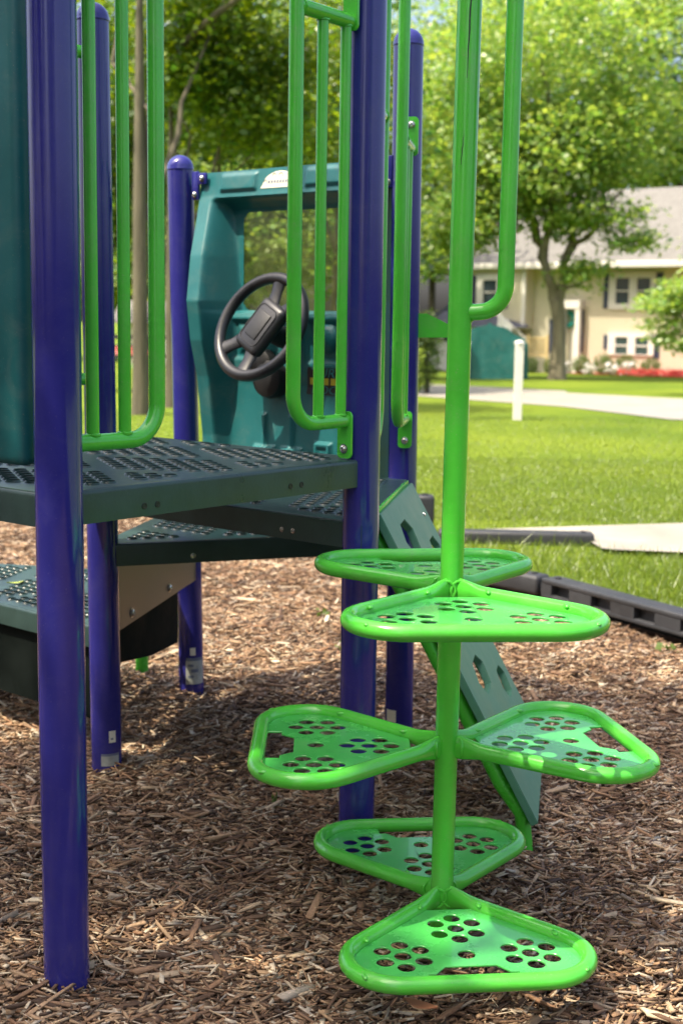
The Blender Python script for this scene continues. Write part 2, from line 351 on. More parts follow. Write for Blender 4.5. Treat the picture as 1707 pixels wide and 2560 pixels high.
# ---- decks
def deck(poly, z, t, name='deck', th=.066, rim=.042):
    t = Vector(t).normalized(); s = Vector((-t.y, t.x, 0)); c = sum(poly, Vector()) / len(poly)
    ctr = [Vector(((p - c).dot(t), (p - c).dot(s))) for p in poly]
    if sum(a.x * b.y - b.x * a.y for a, b in zip(ctr, ctr[1:] + ctr[:1])) < 0: ctr.reverse()
    n = len(ctr); E = []
    for a, b in zip(ctr, ctr[1:] + ctr[:1]):
        d = (b - a).normalized(); E.append((a, Vector((d.y, -d.x))))      # outward normal
    P_ = .0415; rowh = P_ * .86; hr = .0138; NS = 12
    bm = bmesh.new(); xs = [p.x for p in ctr]; ys = [p.y for p in ctr]
    inside = lambda q, m: all((q - a).dot(nn) < -m for a, nn in E)
    j0, j1 = int(min(ys) / rowh) - 2, int(max(ys) / rowh) + 2; i0, i1 = int(min(xs) / P_) - 2, int(max(xs) / P_) + 2
    for j in range(j0, j1):
        for i in range(i0, i1):
            x = (i + .5 * (j % 2)) * P_; y = j * rowh; q = Vector((x, y))
            if not inside(q, -.06): continue
            X0, X1, Y0, Y1 = x - P_ / 2, x + P_ / 2, y - rowh / 2, y + rowh / 2
            u = int(round((x + y * .577) / P_)) ; v = int(round((x - y * .577) / P_))
            solid = (u % 8 in (0, 1)) or (v % 8 in (0,)) or not inside(q, rim)
            if solid:
                bm.faces.new([bm.verts.new((a, b, 0)) for a, b in ((X0, Y0), (X1, Y0), (X1, Y1), (X0, Y1))])
            else:
                o_, i_, w_, k_ = [], [], [], []
                for k in range(NS):
                    a = 2 * PI * (k + .5) / NS + PI / 4 * 0; ca, sa = math.cos(a), math.sin(a)
                    m = min((P_ / 2) / max(abs(ca), 1e-6), (rowh / 2) / max(abs(sa), 1e-6))
                    o_.append(bm.verts.new((x + ca * m, y + sa * m, 0))); k_.append(bm.verts.new((x + ca * hr * 1.22, y + sa * hr * 1.22, .0004)))
                    i_.append(bm.verts.new((x + ca * hr, y + sa * hr, .0042))); w_.append(bm.verts.new((x + ca * hr * .96, y + sa * hr * .96, -.006)))
                for A, B in ((o_, k_), (k_, i_), (i_, w_)):
                    for k in range(NS): bm.faces.new((A[k], A[(k + 1) % NS], B[(k + 1) % NS], B[k]))
                for cx, cy in ((X0, Y0), (X1, Y0), (X1, Y1), (X0, Y1)):   # corner fillers
                    ds = sorted(range(NS), key=lambda k: (o_[k].co.x - cx) ** 2 + (o_[k].co.y - cy) ** 2)[:2]
                    a, b = sorted(ds)
                    if b - a != 1: a, b = b, a
                    bm.faces.new((o_[a], bm.verts.new((cx, cy, 0)), o_[b]))
    for a, nn in E:
        g = bm.verts[:] + bm.edges[:] + bm.faces[:]
        bmesh.ops.bisect_plane(bm, geom=g, plane_co=(a.x, a.y, 0), plane_no=(nn.x, nn.y, 0), clear_outer=True)
    bm.faces.ensure_lookup_table()
    bmesh.ops.recalc_face_normals(bm, faces=bm.faces)
    for f in bm.faces:
        if f.calc_center_median().z > -.001 and abs(f.normal.z) > .3 and f.normal.z < 0: f.normal_flip()
    # folded rim with a soft edge
    r = .007; prof = [(-.0005, -.0002), (.0025, -.0008), (.005, -.003), (.0065, -.006), (.007, -.01), (.007, -th), (-.012, -th), (-.012, -th + .004)]
    rings = []
    for k in range(n):
        pn = E[k - 1][1]; nn = E[k][1]; mit = (pn + nn); mit = mit / (mit.dot(nn))
        rings.append([bm.verts.new((ctr[k].x + mit.x * o, ctr[k].y + mit.y * o, z_)) for o, z_ in prof])
    for k in range(n):
        A, B = rings[k], rings[(k + 1) % n]
        for q in range(len(prof) - 1): bm.faces.new((A[q], A[q + 1], B[q + 1], B[q]))
    M = Matrix.Translation(c + Vector((0, 0, z))) @ Matrix((t, s, Vector((0, 0, 1)))).transposed().to_4x4()
    bmesh.ops.transform(bm, matrix=M, verts=bm.verts)
    return obj(name, bm, DECK, play, angle=35)
def poly_of(*P, o=.022):
    P = list(P); c = sum(P, Vector()) / len(P)
    if sum((a - c).cross(b - c).z for a, b in zip(P, P[1:] + P[:1])) < 0: P.reverse()
    n = len(P); out = []
    for k in range(n):
        d0 = (P[k] - P[k - 1]).normalized(); d1 = (P[(k + 1) % n] - P[k]).normalized()
        n0 = Vector((d0.y, -d0.x, 0)); n1 = Vector((d1.y, -d1.x, 0)); m = n0 + n1; m = m / m.dot(n1); out.append(P[k] + m * o)
    return out
Z1, Z2, Z3, Z4 = .967, .815, .652, .385
d1 = deck(poly_of(PA, PB, PD, PX), Z1, AB.t, rim=.03)
d2 = deck(poly_of(PB, PD, PF, o=.016), Z2, DB.t)
d3 = deck(poly_of(PD, PF, PE, o=.016), Z3, DF.t)
T1 = Vector((-1.62, 4.66, 0)); T2 = Vector((-1.62, 4.95, 0))
d4 = deck([Vector((-.74, 3.90, 0)), Vector((-.60, 4.73, 0)), T2, T1], Z4, Vector((.75, -.66, 0)))
for x, y in ((333, 1162), (363, 1158), (668, 1117), (693, 1113)):
    u, z = AB.px(x, y, .03); bm = bmesh.new(); lathe(bm, [(.0068, -.001), (.0068, .0008), (.005, .0010), (.0045, .0002), (0, .0002)], AB.at(u, .0292, z), AB.n, 14); obj('bolt_hole', fix(bm), PAD, d1)
for x, y in ((647, 1216), (672, 1219)):
    u, z = DB.px(x, y, .024); bolt_obj(DB.at(u, .0232, z), DB.n, d2, .005, .004, 'rivet')
bs = bmesh.new(); u, z = DF.px(444 * 1.0 - 0, 1276, .024); bolt(bs, DF.at(u, .0232, z), DF.n, .006, .004); obj('rivet', fix(bs), STEEL, d3)

# ---- skirts and stair plate
def slab(S, poly, o, th):
    bm = bmesh.new(); prism(bm, [(p[0], p[1]) for p in poly], -th / 2, th / 2)
    R = Matrix((S.t, Vector((0, 0, 1)), S.n)).transposed().to_4x4()
    bmesh.ops.transform(bm, matrix=Matrix.Translation(S.P + S.n * o) @ R, verts=bm.verts); return fix(bm)
sp = [DE.px(*p, -.0) for p in ((275, 1297), (425, 1290), (425, 1342), (275, 1440))]
sp = [(.0, Z3 - .065), (.93, Z3 - .065), (.93, sp[2][1]), (0.0, sp[3][1])]
gp = obj('gusset_plate', slab(DE, sp, .012, .006), PLATE, play, smooth=False)
for x, y in ((390, 1350), (304, 1407)):
    u, z = DE.px(x, y, .016); bolt_obj(DE.at(u, .0152, z), DE.n, gp, .011, .008)
obj('skirt_panel', slab(DE, [(.0, DE.px(262, 1512, -.012)[1]), (DE.px(345, 1512, -.012)[0], DE.px(345, 1505, -.012)[1]), (DE.px(405, 1475, -.012)[0], DE.px(405, 1475, -.012)[1]), (DE.px(405, 1475, -.012)[0], Z3 - .07), (.0, Z3 - .07)], -.012, .012), SKIRT, play, smooth=False)
S4 = Side(Vector((-1.62, 4.66, 0)), Vector((-.74, 3.90, 0)))
obj('skirt_panel', slab(S4, [(0, .09), (1.14, .09), (1.14, Z4 - .067), (0, Z4 - .067)], -.02, .012), SKIRT, play, smooth=False)
bm = bmesh.new(); g0 = Vector((-.742, 4.92, 0)); tube(bm, [g0 + Vector((0, 0, z)) for z in (-.05, .1, .33)], .024, 20); obj('support_leg', bm, GREEN, play)

# ---- rail barriers
RT, RS = .0167, .0127
def weld(bm, c, axis, r):
    """lumpy weld bead round a tube end"""
    a = Vector(axis).normalized(); x = a.orthogonal().normalized(); y = a.cross(x); n = 16
    tube(bm, [Vector(c) + (x * math.cos(2 * PI * k / n) + y * math.sin(2 * PI * k / n)) * r * random.uniform(.97, 1.06) + a * random.uniform(-.001, .001) for k in range(n)], .0032, 6, closed=True)
def barrier(S, uo, rungs, up_, o, zb, zt, zmax, tall=False):
    """uo: outer rail, up_: where the mounting plates sit, zb bottom bar, zt top bar"""
    sg = 1 if up_ > uo else -1
    b = bmesh.new()
    path = fillet([S.at(uo, o, zmax), S.at(uo, o, zb), S.at(up_ + sg * .004, o, zb + .002)], .07, 10); tube(b, path, RT, 24)
    tube(b, [S.at(uo, o, zt), S.at(up_ + sg * .004, o, zt - .004)], RT, 24); weld(b, S.at(uo + sg * RT * .9, o, zt), S.t, RT)
    root = obj('barrier', b, LIME, play)
    for u in rungs:
        b = bmesh.new(); tube(b, [S.at(u, o, zb + .006), S.at(u, o, zt - .006)], RS, 20)
        weld(b, S.at(u, o, zb + RT * .95), (0, 0, 1), RS); weld(b, S.at(u, o, zt - RT * .95), (0, 0, 1), RS); obj('rung', b, LIME, root)
    for zc, dz in ((zb - .032, 1), (zt + .032, -1)):
        M = Matrix.Translation(S.at(up_ + sg * .004, o, zc)) @ Matrix((S.n * sg, Vector((0, 0, 1)), -S.t * sg)).transposed().to_4x4()
        pb = plate(rrect(-.021, -.056, .021, .056, .012), [], .006, M); pl = obj('mounting_plate', fix(pb), LIME, root, angle=30)
        bolt_obj(S.at(up_ + sg * .001, o, zc - dz * .033), -S.t * sg, root, .0085, .008)
oR = .004
px = lambda S, x, y, o: S.px(x, y, o)[0]
barrier(AB, px(AB, 676, 600, oR), [px(AB, 735, 600, oR), px(AB, 787, 600, oR)], AB.L - .052, oR, AB.px(735, 972, oR)[1], AB.px(760, 33, oR)[1], 2.6)
barrier(AB, px(AB, 359, 500, oR), [px(AB, 283.5, 500, oR), px(AB, 208.5, 500, oR)], .052, oR, AB.px(265, 1014, oR)[1], 1.96, 2.6)
oB = .012
barrier(BF, .653, [.735, .812], BF.L - .052, oB, 1.0, 1.80, 2.6)
barrier(BF, .262, [.18, .10], .052, oB, 1.0, 1.80, 2.6)
barrier(DX, .262, [.18, .10], .052, .0, 1.12, 2.0, 2.3)
# bracket on the far right post
bm = bmesh.new(); p = [atY(x, y, 4.10) for x, y in ((960 * K, 720 * K), (979 * K, 720 * K), (1045 * K, 752 * K), (1045 * K, 775 * K), (960 * K, 775 * K))]
a = [bm.verts.new(q) for q in p]; b_ = [bm.verts.new(q + Vector((0, .008, 0))) for q in p]
bm.faces.new(a); bm.faces.new(list(reversed(b_)))
for k in range(5): bm.faces.new((a[k], b_[k], b_[(k + 1) % 5], a[(k + 1) % 5]))
obj('bracket', fix(bm), LIME, play, smooth=False)

# ---- climbing ramp
u0, u1 = .09, .765; top = BF.at(0, .04, .815); bot = BF.at(0, .455, .045); dv = (bot - top); RL = dv.length; dv.normalize(); nv = BF.t.cross(dv)
if nv.z < 0: nv = -nv
M = Matrix.Translation(top) @ Matrix((BF.t, dv, nv)).transposed().to_4x4()
hexa = lambda cx, cy, w, h, sk=0: [(cx - w / 2, cy), (cx - w * .3, cy - h / 2), (cx + w * .22, cy - h / 2), (cx + w / 2, cy - h * .1), (cx + w * .36, cy + h / 2), (cx - w * .26, cy + h / 2)]
holes = [hexa(.325, .105, .175, .09), hexa(.62, .205, .15, .09), hexa(.325, .315, .175, .09), hexa(.62, .415, .15, .09), hexa(.345, .522, .19, .09), hexa(.622, .625, .14, .085)]
bm = plate([(u0, 0), (u1, 0), (u1, RL), (u0, RL)], holes, .02, M); fix(bm)
es = [e for e in bm.edges if len(e.link_faces) == 2 and e.calc_face_angle(0) > 1.2]
bmesh.ops.bevel(bm, geom=es, offset=.0022, segments=2, affect='EDGES')
rm = obj('climbing_ramp', bm, RAMPM, play, angle=30)
for u in (u0 + .035, u1 - .09):
    bm = bmesh.new(); tube(bm, [top + BF.t * u + dv * .02 - nv * .035, top + BF.t * u + dv * (RL - .12) - nv * .035, BF.at(u, .452, .06) - BF.n * .03, BF.at(u, .46, -.1) - BF.n * .02], .02, 16); obj('support_tube', bm, GREEN, rm)
bm = bmesh.new(); box(bm, BF.at(.44, .036, .80), (.62, .008, .055), BF.R(), .002); box(bm, BF.at(.44, .030, .775), (.62, .02, .006), BF.R(), .001); obj('ramp_bracket', bm, LIME, rm, angle=30)
for u in (.2, .46, .70): bolt_obj(BF.at(u, .0402, .80), BF.n, rm)
bolt_obj(top + BF.t * .69 + dv * .095 + nv * .0102, nv, rm, .006, .004)

# ---- teal wall panel on the left side
bm = bmesh.new()
box(bm, XA.at(.455, 0, 1.62), (.80, .045, 1.22), XA.R(), .018, 3)
arch = fillet([XA.at(.17, .022, 1.04), XA.at(.17, .022, 1.28), XA.at(.74, .022, 1.28), XA.at(.74, .022, 1.04)], .14, 10)
tube(bm, arch, .018, 12); wp = obj('wall_panel', bm, TEAL, play)

# ---- driving panel (roto-moulded height field between the two rear posts)
W_ = EF.L
Zp = [.62, .9, 1.1, 1.22, 1.35, 1.5, 1.62, 1.70, 1.777]
oF = [.04, .05, .085, .12, .14, .105, .06, .03, .017]; uLp = [.088, .09, .10, .104, .107, .09, .072, .058, .05]
def sm(x): x = np.clip(x, 0, 1); return x * x * (3 - 2 * x)
wu0, wu1, wz0, wz1 = .206, .707, 1.322, 1.645
nz, nu = 232, 168
zz = np.linspace(.62, 1.777, nz); ss = np.linspace(0, 1, nu)
for w in (wz0, wz1): zz[np.argmin(abs(zz - w))] = w
ZZ, SS = np.meshgrid(zz, ss, indexing='ij')
UL = np.interp(ZZ, Zp, uLp); UU = UL + (W_ - 2 * UL) * SS
for w in (wu0, wu1):
    k = np.argmin(abs(UU - w), axis=1)
    r = np.arange(nz)[(zz >= wz0 - 1e-6) & (zz <= wz1 + 1e-6)]; UU[r, k[r]] = w
D = np.minimum(UU - UL, W_ - UL - UU)
OF = np.interp(ZZ, Zp, oF)
FL = np.interp(ZZ, [.62, .9, 1.08, 1.13, 1.29, 1.312, 1.322, 1.64, 1.655, 1.695, 1.705], [.0, .0, .0, .012, .022, .012, -.03, -.03, -.025, .026, .0285])
side = sm((D - .05) / .045); hdr = sm((ZZ - 1.675) / .02)
H = OF * (1 - side) + FL * side; H = H * (1 - hdr) + OF * hdr
def rbox(u, z, a, b, c, d, e):
    return sm(np.minimum(np.minimum((u - a), (b - u)), np.minimum((z - c), (d - z))) / e + .5)
H += .009 * rbox(UU, ZZ, .155, .315, 1.712, 1.765, .012) + .009 * rbox(UU, ZZ, .53, .69, 1.712, 1.765, .012)
H -= .016 * rbox(UU, ZZ, .20, .40, 1.165, 1.288, .02) * side
H += .010 * rbox(UU, ZZ, .225, .375, 1.185, 1.27, .03) * side
H -= .014 * rbox(UU, ZZ, .53, .70, 1.16, 1.29, .02) * side
H += .03 * np.sqrt(np.clip(1 - ((UU - .615) ** 2 + (ZZ - 1.235) ** 2) / .045 ** 2, 0, 1)) * side
for c in (.335, .455):
    H += .012 * rbox(UU, ZZ, c - .009, c + .009, .86, .98, .008); H += .022 * rbox(UU, ZZ, c - .045, c + .045, .825, .872, .012)
H += .016 * rbox(UU, ZZ, .56, .63, .76, .90, .012) - .008 * rbox(UU, ZZ, .575, .615, .77, .885, .008)
ZC = ZZ - .03 * np.clip(1 - D / .035, 0, 1) ** 2 * sm((ZZ - 1.70) / .077)
Bt, Bn, Bp = np.array(EF.t), np.array(EF.n), np.array(EF.P)
Bn_use = Bn if EF.n.y < 0 else -Bn
co = Bp + UU[..., None] * Bt + H[..., None] * Bn_use; co[..., 2] += ZC
back = Bp + UU[..., None] * Bt + (-.06) * Bn_use * np.ones_like(UU)[..., None]; back[..., 2] += ZC
idx = np.arange(nz * nu).reshape(nz, nu)
Fq = np.stack([idx[:-1, :-1], idx[:-1, 1:], idx[1:, 1:], idx[1:, :-1]], -1).reshape(-1, 4)
cu_ = (UU[:-1, :-1] + UU[1:, 1:]) / 2; cz_ = (ZZ[:-1, :-1] + ZZ[1:, 1:]) / 2
# rounded window corners
qx = np.maximum(np.abs(cu_ - (wu0 + wu1) / 2) - ((wu1 - wu0) / 2 - .035), 0); qz = np.maximum(np.abs(cz_ - (wz0 + wz1) / 2) - ((wz1 - wz0) / 2 - .035), 0)
hole = ((qx ** 2 + qz ** 2) < .035 ** 2) & (cu_ > wu0) & (cu_ < wu1) & (cz_ > wz0) & (cz_ < wz1)
Fq = Fq[~hole.reshape(-1)]
Vv = list(co.reshape(-1, 3)); bnd = list(idx[0, :]) + list(idx[1:, -1]) + list(idx[-1, -2::-1]) + list(idx[-2:0:-1, 0])
bb = back.reshape(-1, 3); base = len(Vv); Vv += [bb[i] for i in bnd]; nb = len(bnd)
Fs = [(bnd[k], base + k, base + (k + 1) % nb, bnd[(k + 1) % nb]) for k in range(nb)]
dp = npmesh('driver_panel', np.array(Vv), np.vstack([Fq, np.array(Fs)]), TEAL, play, smooth=True)
dp.data.set_sharp_from_angle(angle=math.radians(50))
_b = bmesh.new(); _b.from_mesh(dp.data); bmesh.ops.recalc_face_normals(_b, faces=_b.faces); _b.to_mesh(dp.data); _b.free()
class _S: pass
EN = Vector(Bn_use)
def ep(u, o, z): return EF.P + EF.t * u + EN * o + Vector((0, 0, z))
MEF = lambda u, o, z: Matrix.Translation(ep(u, o, z)) @ Matrix((EF.t, Vector((0, 0, 1)), EN)).transposed().to_4x4()
bm = plate(rrect(wu0 - .01, wz0 - .01, wu1 + .01, wz1 + .01, .04), [], .004, MEF(0, -.034, 0)); obj('window_pane', fix(bm), PLEXI, dp, smooth=False)
# steering wheel
th = rad(24); wn = EN * math.cos(th) + Vector((0, 0, 1)) * math.sin(th); wx = EF.t.copy(); wy = wn.cross(wx).normalized(); wc = ep(.458, .135, 1.262)
wp_ = lambda x, y, z=0: wc + wx * x + wy * y + wn * z
bm = bmesh.new(); WR = .168
tube(bm, [Vector((WR * math.cos(2 * PI * k / 48), WR * math.sin(2 * PI * k / 48), .02)) for k in range(48)], .0185, 16, closed=True)
for a in (36, 82, 210, 262):
    a = rad(a); c, s = math.cos(a), math.sin(a)
    tube(bm, [Vector((c * .03, s * .03, .008)), Vector((c * .075, s * .075, .010)), Vector((c * .12, s * .12, .013)), Vector((c * (WR + .002), s * (WR + .002), .02))], [.045, .030, .023, .030], 16, scale=[(.42, 1.)] * 4)
bmesh.ops.transform(bm, matrix=Matrix.Translation(wc) @ Matrix((wx, wy, wn)).transposed().to_4x4(), verts=bm.verts)
obj('steering_wheel', bm, BLACK, dp)
ha = rad(62 - 90); Rw = Matrix((wx * math.cos(ha) + wy * math.sin(ha), -wx * math.sin(ha) + wy * math.cos(ha), wn)).transposed()
bm = bmesh.new(); box(bm, wp_(0, 0, .012), (.125, .18, .045), Rw, .022, 4); obj('wheel_hub', bm, BLACK, dp)
bm = bmesh.new(); box(bm, wp_(0, 0, .0345), (.060, .092, .008), Rw, .0035, 3); obj('horn_pad', bm, PAD, dp)
bm = bmesh.new(); q = rrect(-.046, -.066, .046, .066, .02); tube(bm, [wp_(0, 0, .0345) + Rw @ Vector((x, y, 0)) for x, y in q], .0022, 6, closed=True); obj('hub_groove', bm, PAD, dp)
bm = bmesh.new(); lathe(bm, [(.035, 0), (.034, .12)], ep(.46, 0.0, 1.22), (wp_(0, 0, 0) - ep(.46, 0, 1.22)).normalized(), 20)
lathe(bm, [(.062, -.01), (.066, .03), (.06, .05), (.04, .06), (0, .06)], ep(.385, .0, 1.10), EN, 20); lathe(bm, [(.05, 0), (.05, .035), (.03, .045), (0, .045)], ep(.35, .01, 1.145), EN, 20); obj('steering_column', fix(bm), PAD, dp)
# roof label with arch outline
def fan(pts, o, mat, name):
    bm = bmesh.new(); bm.faces.new([bm.verts.new(ep(p[0], o, p[1])) for p in pts]); return obj(name, fix(bm), mat, dp, smooth=False)
ho = .0285
arcp = [(.335, 1.713)] + [(.415 + .072 * math.cos(a), 1.720 + .046 * math.sin(a)) for a in np.linspace(PI * .98, PI * .02, 16)] + [(.495, 1.713)]
bm = bmesh.new(); bm.faces.new([bm.verts.new(ep(p[0], np.interp(p[1], Zp, oF) + .0015, p[1])) for p in arcp]); obj('label', fix(bm), CREAM, dp, smooth=False)
bm = bmesh.new()
for cx in np.linspace(.372, .458, 8):
    a = [(cx - .0038, 1.727), (cx + .0038, 1.727), (cx + .0038, 1.737), (cx - .0038, 1.737)]; bm.faces.new([bm.verts.new(ep(p[0], np.interp(p[1], Zp, oF) + .0022, p[1])) for p in a])
for cx, cz, r in ((.356, 1.732, .008), (.392, 1.752, .008), (.42, 1.752, .009), (.474, 1.732, .008)):
    tube(bm, [ep(cx + r * math.cos(2 * PI * k / 14), np.interp(cz, Zp, oF) + .002, cz + r * math.sin(2 * PI * k / 14)) for k in range(14)], .0009, 5, closed=True)
obj('label_print', bm, INK, dp, smooth=False)
# decal TURBO / BOOST
du0, du1, dz0, dz1 = .52, .745, 1.055, 1.142
oD = lambda z: float(np.interp(z, [.9, 1.08, 1.13, 1.29], [0, 0, .012, .022])) + .002
sh = lambda z: (z - dz0) * .18
def dq(u0_, u1_, z0_, z1_, mat, name, e=0, split=8):
    bm = bmesh.new(); R_ = []
    for k in range(split + 1):
        z = z0_ + (z1_ - z0_) * k / split; R_.append([bm.verts.new(ep(u + sh(z), oD(z) + e, z)) for u in (u0_, u1_)])
    for A, B in zip(R_, R_[1:]): bm.faces.new((A[0], A[1], B[1], B[0]))
    return obj(name, bm, mat, dp, smooth=False)
dq(du0, du1, dz0, dz1, BLACK, 'decal')
for k in range(5): dq(du0 + .012 + k * .043, du0 + .012 + k * .043 + .035, 1.087, 1.109, YELLOW, 'decal_block', .001)
def text(body, u, z, size, mat, parent, M, name='lettering', shear=.18, ext=.0003):
    cu = bpy.data.curves.new(name, 'FONT'); cu.body = body; cu.size = size; cu.shear = shear; cu.extrude = ext; cu.materials.append(mat)
    o = bpy.data.objects.new('tmp', cu); COL.objects.link(o); dg = bpy.context.evaluated_depsgraph_get()
    me = bpy.data.meshes.new_from_object(o.evaluated_get(dg)); bm = bmesh.new(); bm.from_mesh(me); bpy.data.objects.remove(o)
    bmesh.ops.transform(bm, matrix=M, verts=bm.verts); return obj(name, bm, mat, parent, smooth=False)
text('TURBO', 0, 0, .043, TEAL, dp, MEF(du0 + .024, oD(1.13) + .0008, 1.111) @ Matrix.Scale(1.28, 4, Vector((1, 0, 0))))
text('BOOST', 0, 0, .038, TEAL, dp, MEF(du0 + .018, oD(1.07) + .0012, 1.058) @ Matrix.Scale(1.40, 4, Vector((1, 0, 0))))
# brackets tying the panel to its posts
for P, f, sg, dname in ((PE, fE, 1, 1), (PF, fF, -1, 1)):
    bm = bmesh.new(); u = 0 if sg > 0 else W_
    box(bm, ep(u + sg * .045, .036, 1.735), (.03, .012, .095), EF.R(), .004); box(bm, ep(u + sg * .07, .034, 1.757), (.05, .012, .038), EF.R(), .004)
    br = obj('panel_bracket', bm, BLUE, play, angle=30)
    bolt_obj(ep(u + sg * .078, .0395, 1.757), EN, br, .0085, .009); bolt_obj(ep(u + sg * .045, .0415, 1.705), EN, br, .0085, .009)

# ------------------------------------------------------------------ the pod climber
POLE = lambda z: Vector((.2272 + .0039 * z, 2.7371 - .0034 * z, z))
climber = empty('pod_climber', POLE(0), 'bright green climbing pole carrying six leaf shaped steps with round holes', 'climber')
bm = bmesh.new(); tube(bm, [POLE(z) for z in (-.1, .3, .8, 1.3, 1.9, 2.6)], .02415, 32); obj('pole', bm, LIME, climber)
bm = bmesh.new()
hp = [atY(x * K, y * K, 2.71) for x, y in ((1183, 0), (1178, 160), (1172, 420), (1161, 640))]
d0 = (hp[0] - hp[-1]).normalized()
cornr = hp[-1] - d0 * .062; endp = POLE(cornr.z - .004) + Vector((.012, 0, -.002))
path = fillet([hp[0] + d0 * .6, cornr, endp], .052, 10); tube(bm, path, RT, 24); weld(bm, POLE(endp.z) + Vector((.024, 0, 0)), (1, 0, 0), RT); obj('handrail', bm, LIME, climber)
def scratch(z0, z1, a0, a1, wdt):
    bm = bmesh.new(); n = 14; L_ = []
    for k in range(n + 1):
        t_ = k / n; z = z0 + (z1 - z0) * t_; a = a0 + (a1 - a0) * t_ + .02 * math.sin(k * 1.7); w_ = wdt * math.sin(PI * min(.98, t_ * .9 + .08)) + .0002; c = POLE(z)
        L_.append([bm.verts.new((c.x + .02435 * math.cos(a + s * w_ / .024), c.y + .02435 * math.sin(a + s * w_ / .024), z)) for s in (-.5, .5)])
    for A, B in zip(L_, L_[1:]): bm.faces.new((A[0], A[1], B[1], B[0]))
    return obj('scratch', bm, PAD, climber)
scratch(1.765, 2.02, rad(-97), rad(-84), .0026); scratch(1.60, 1.665, rad(-113), rad(-103), .0016)
PL, PW, PR = .396, .746, .1035
def pod_path(k=0):
    C1, C2 = Vector((PL, -PW / 2, 0)), Vector((PL, PW / 2, 0))
    a = fillet([Vector((.016, -.012, 0)), C1, C2, Vector((.016, .012, 0))], PR, 12)
    return a
def densify(p, step):
    out = []
    for a, b in zip(p, p[1:]):
        n = max(1, int((b - a).length / step)); out += [a.lerp(b, k / n) for k in range(n)]
    return out + [p[-1]]
for z, ang in zip((.079, .079, .4092, .4092, .7464, .7464), (-84.1, 96.1, 180.7, 10.6, -85.8, 97.9)):
    a = rad(ang); c = POLE(z); M = Matrix.Translation(c) @ Matrix.Rotation(a, 4, 'Z')
    bm = bmesh.new(); p = densify(pod_path(), .015); sc_ = []
    for q in p:
        d = q.length; f = max(0, 1 - (d - .02) / .07) if d > .02 else 1; f = f * f * (3 - 2 * f); sc_.append((1 + .55 * f, 1 - .5 * f))
    tube(bm, p, RT, 22, scale=sc_)
    for s in (-1, 1): weld(bm, (.024, s * .016, 0), (1, 0, 0), .02)
    for wx_, wy_ in ((.085, .062), (.085, -.062), (.22, .19), (.22, -.19), (.372, .21), (.372, -.21)):
        bmesh.ops.create_icosphere(bm, subdivisions=2, radius=.0068, matrix=Matrix.Translation((wx_ + random.uniform(-.004, .004), wy_, .010)) @ Matrix.Diagonal((1.9, 1, .7, 1)))
    bmesh.ops.transform(bm, matrix=M, verts=bm.verts)
    rim = obj('pod', bm, LIME, climber)
    # perforated tread plate inside the rim
    inset = .006
    sl = (PW / 2 - 0) / PL
    t0 = .076
    edge = lambda x: x * sl - inset * math.sqrt(1 + sl * sl)
    tri = fillet([Vector((t0, -edge(t0), 0)), Vector((PL - inset, -edge(PL - inset), 0)), Vector((PL - inset, edge(PL - inset), 0)), Vector((t0, edge(t0), 0))], PR - .008, 8)
    out = [(q.x, q.y) for q in tri]
    # notch in the outer edge
    n_ = []
    for i, q in enumerate(out):
        n_.append(q)
        if i + 1 < len(out) and abs(q[0] - (PL - inset)) < 1e-4 and q[1] < 0 and out[i + 1][1] > 0:
            n_ += [(PL - inset, -.088), (.350, -.088), (.350, -.072), (.322, -.050), (.322, .050), (.350, .072), (.350, .088), (PL - inset, .088)]
    hc = [(.276, 0)]
    for cx, cy in ((.163, 0), (.274, -.1245), (.278, .1265)):
        hc += [(cx, cy)] + [(cx + .0465 * math.cos(PI / 3 * k), cy + .0465 * math.sin(PI / 3 * k) * .93) for k in range(6)]
    bm = plate(n_, [circle(q, .0172) for q in hc], .004, M @ Matrix.Translation((0, 0, -.004))); fix(bm)
    es = [e for e in bm.edges if len(e.link_faces) == 2 and e.calc_face_angle(0) > 1.2]
    bmesh.ops.bevel(bm, geom=es, offset=.0008, segments=1, affect='EDGES')
    obj('tread_plate', bm, TREAD, rim, angle=30)

# ------------------------------------------------------------------ ground
BR = [Vector((2.6, 3.62, 0)), Vector((1.0, 6.28, 0)), Vector((.60, 7.9, 0)), Vector((-1.2, 9.6, 0)), Vector((-6, 9.8, 0))]      # line of the pit edging
bm = bmesh.new(); bm.faces.new([bm.verts.new(q) for q in ((-8, -3, -.055), (3.4, -3, -.055), (2.75, 3.6, -.055), (1.06, 6.35, -.055), (.49, 7.0, -.055), (-1.2, 9.75, -.055), (-8, 10, -.055))])
tag(obj('mulch_bed', bm, SOIL, None, smooth=False), kind='structure')
V, F = [], []
xs = np.linspace(-70, 70, 90); ys = np.concatenate([[-6, 0, 3], np.linspace(3.5, 12, 30), np.linspace(12.5, 140, 60)])
X, Y = np.meshgrid(xs, ys, indexing='ij')
Zg = np.where(Y > 7, .05 - .0185 * (Y - 7), .05); Zg = np.where(Y > 75, .05 - .0185 * 68 + (Y - 75) * .02, Zg)
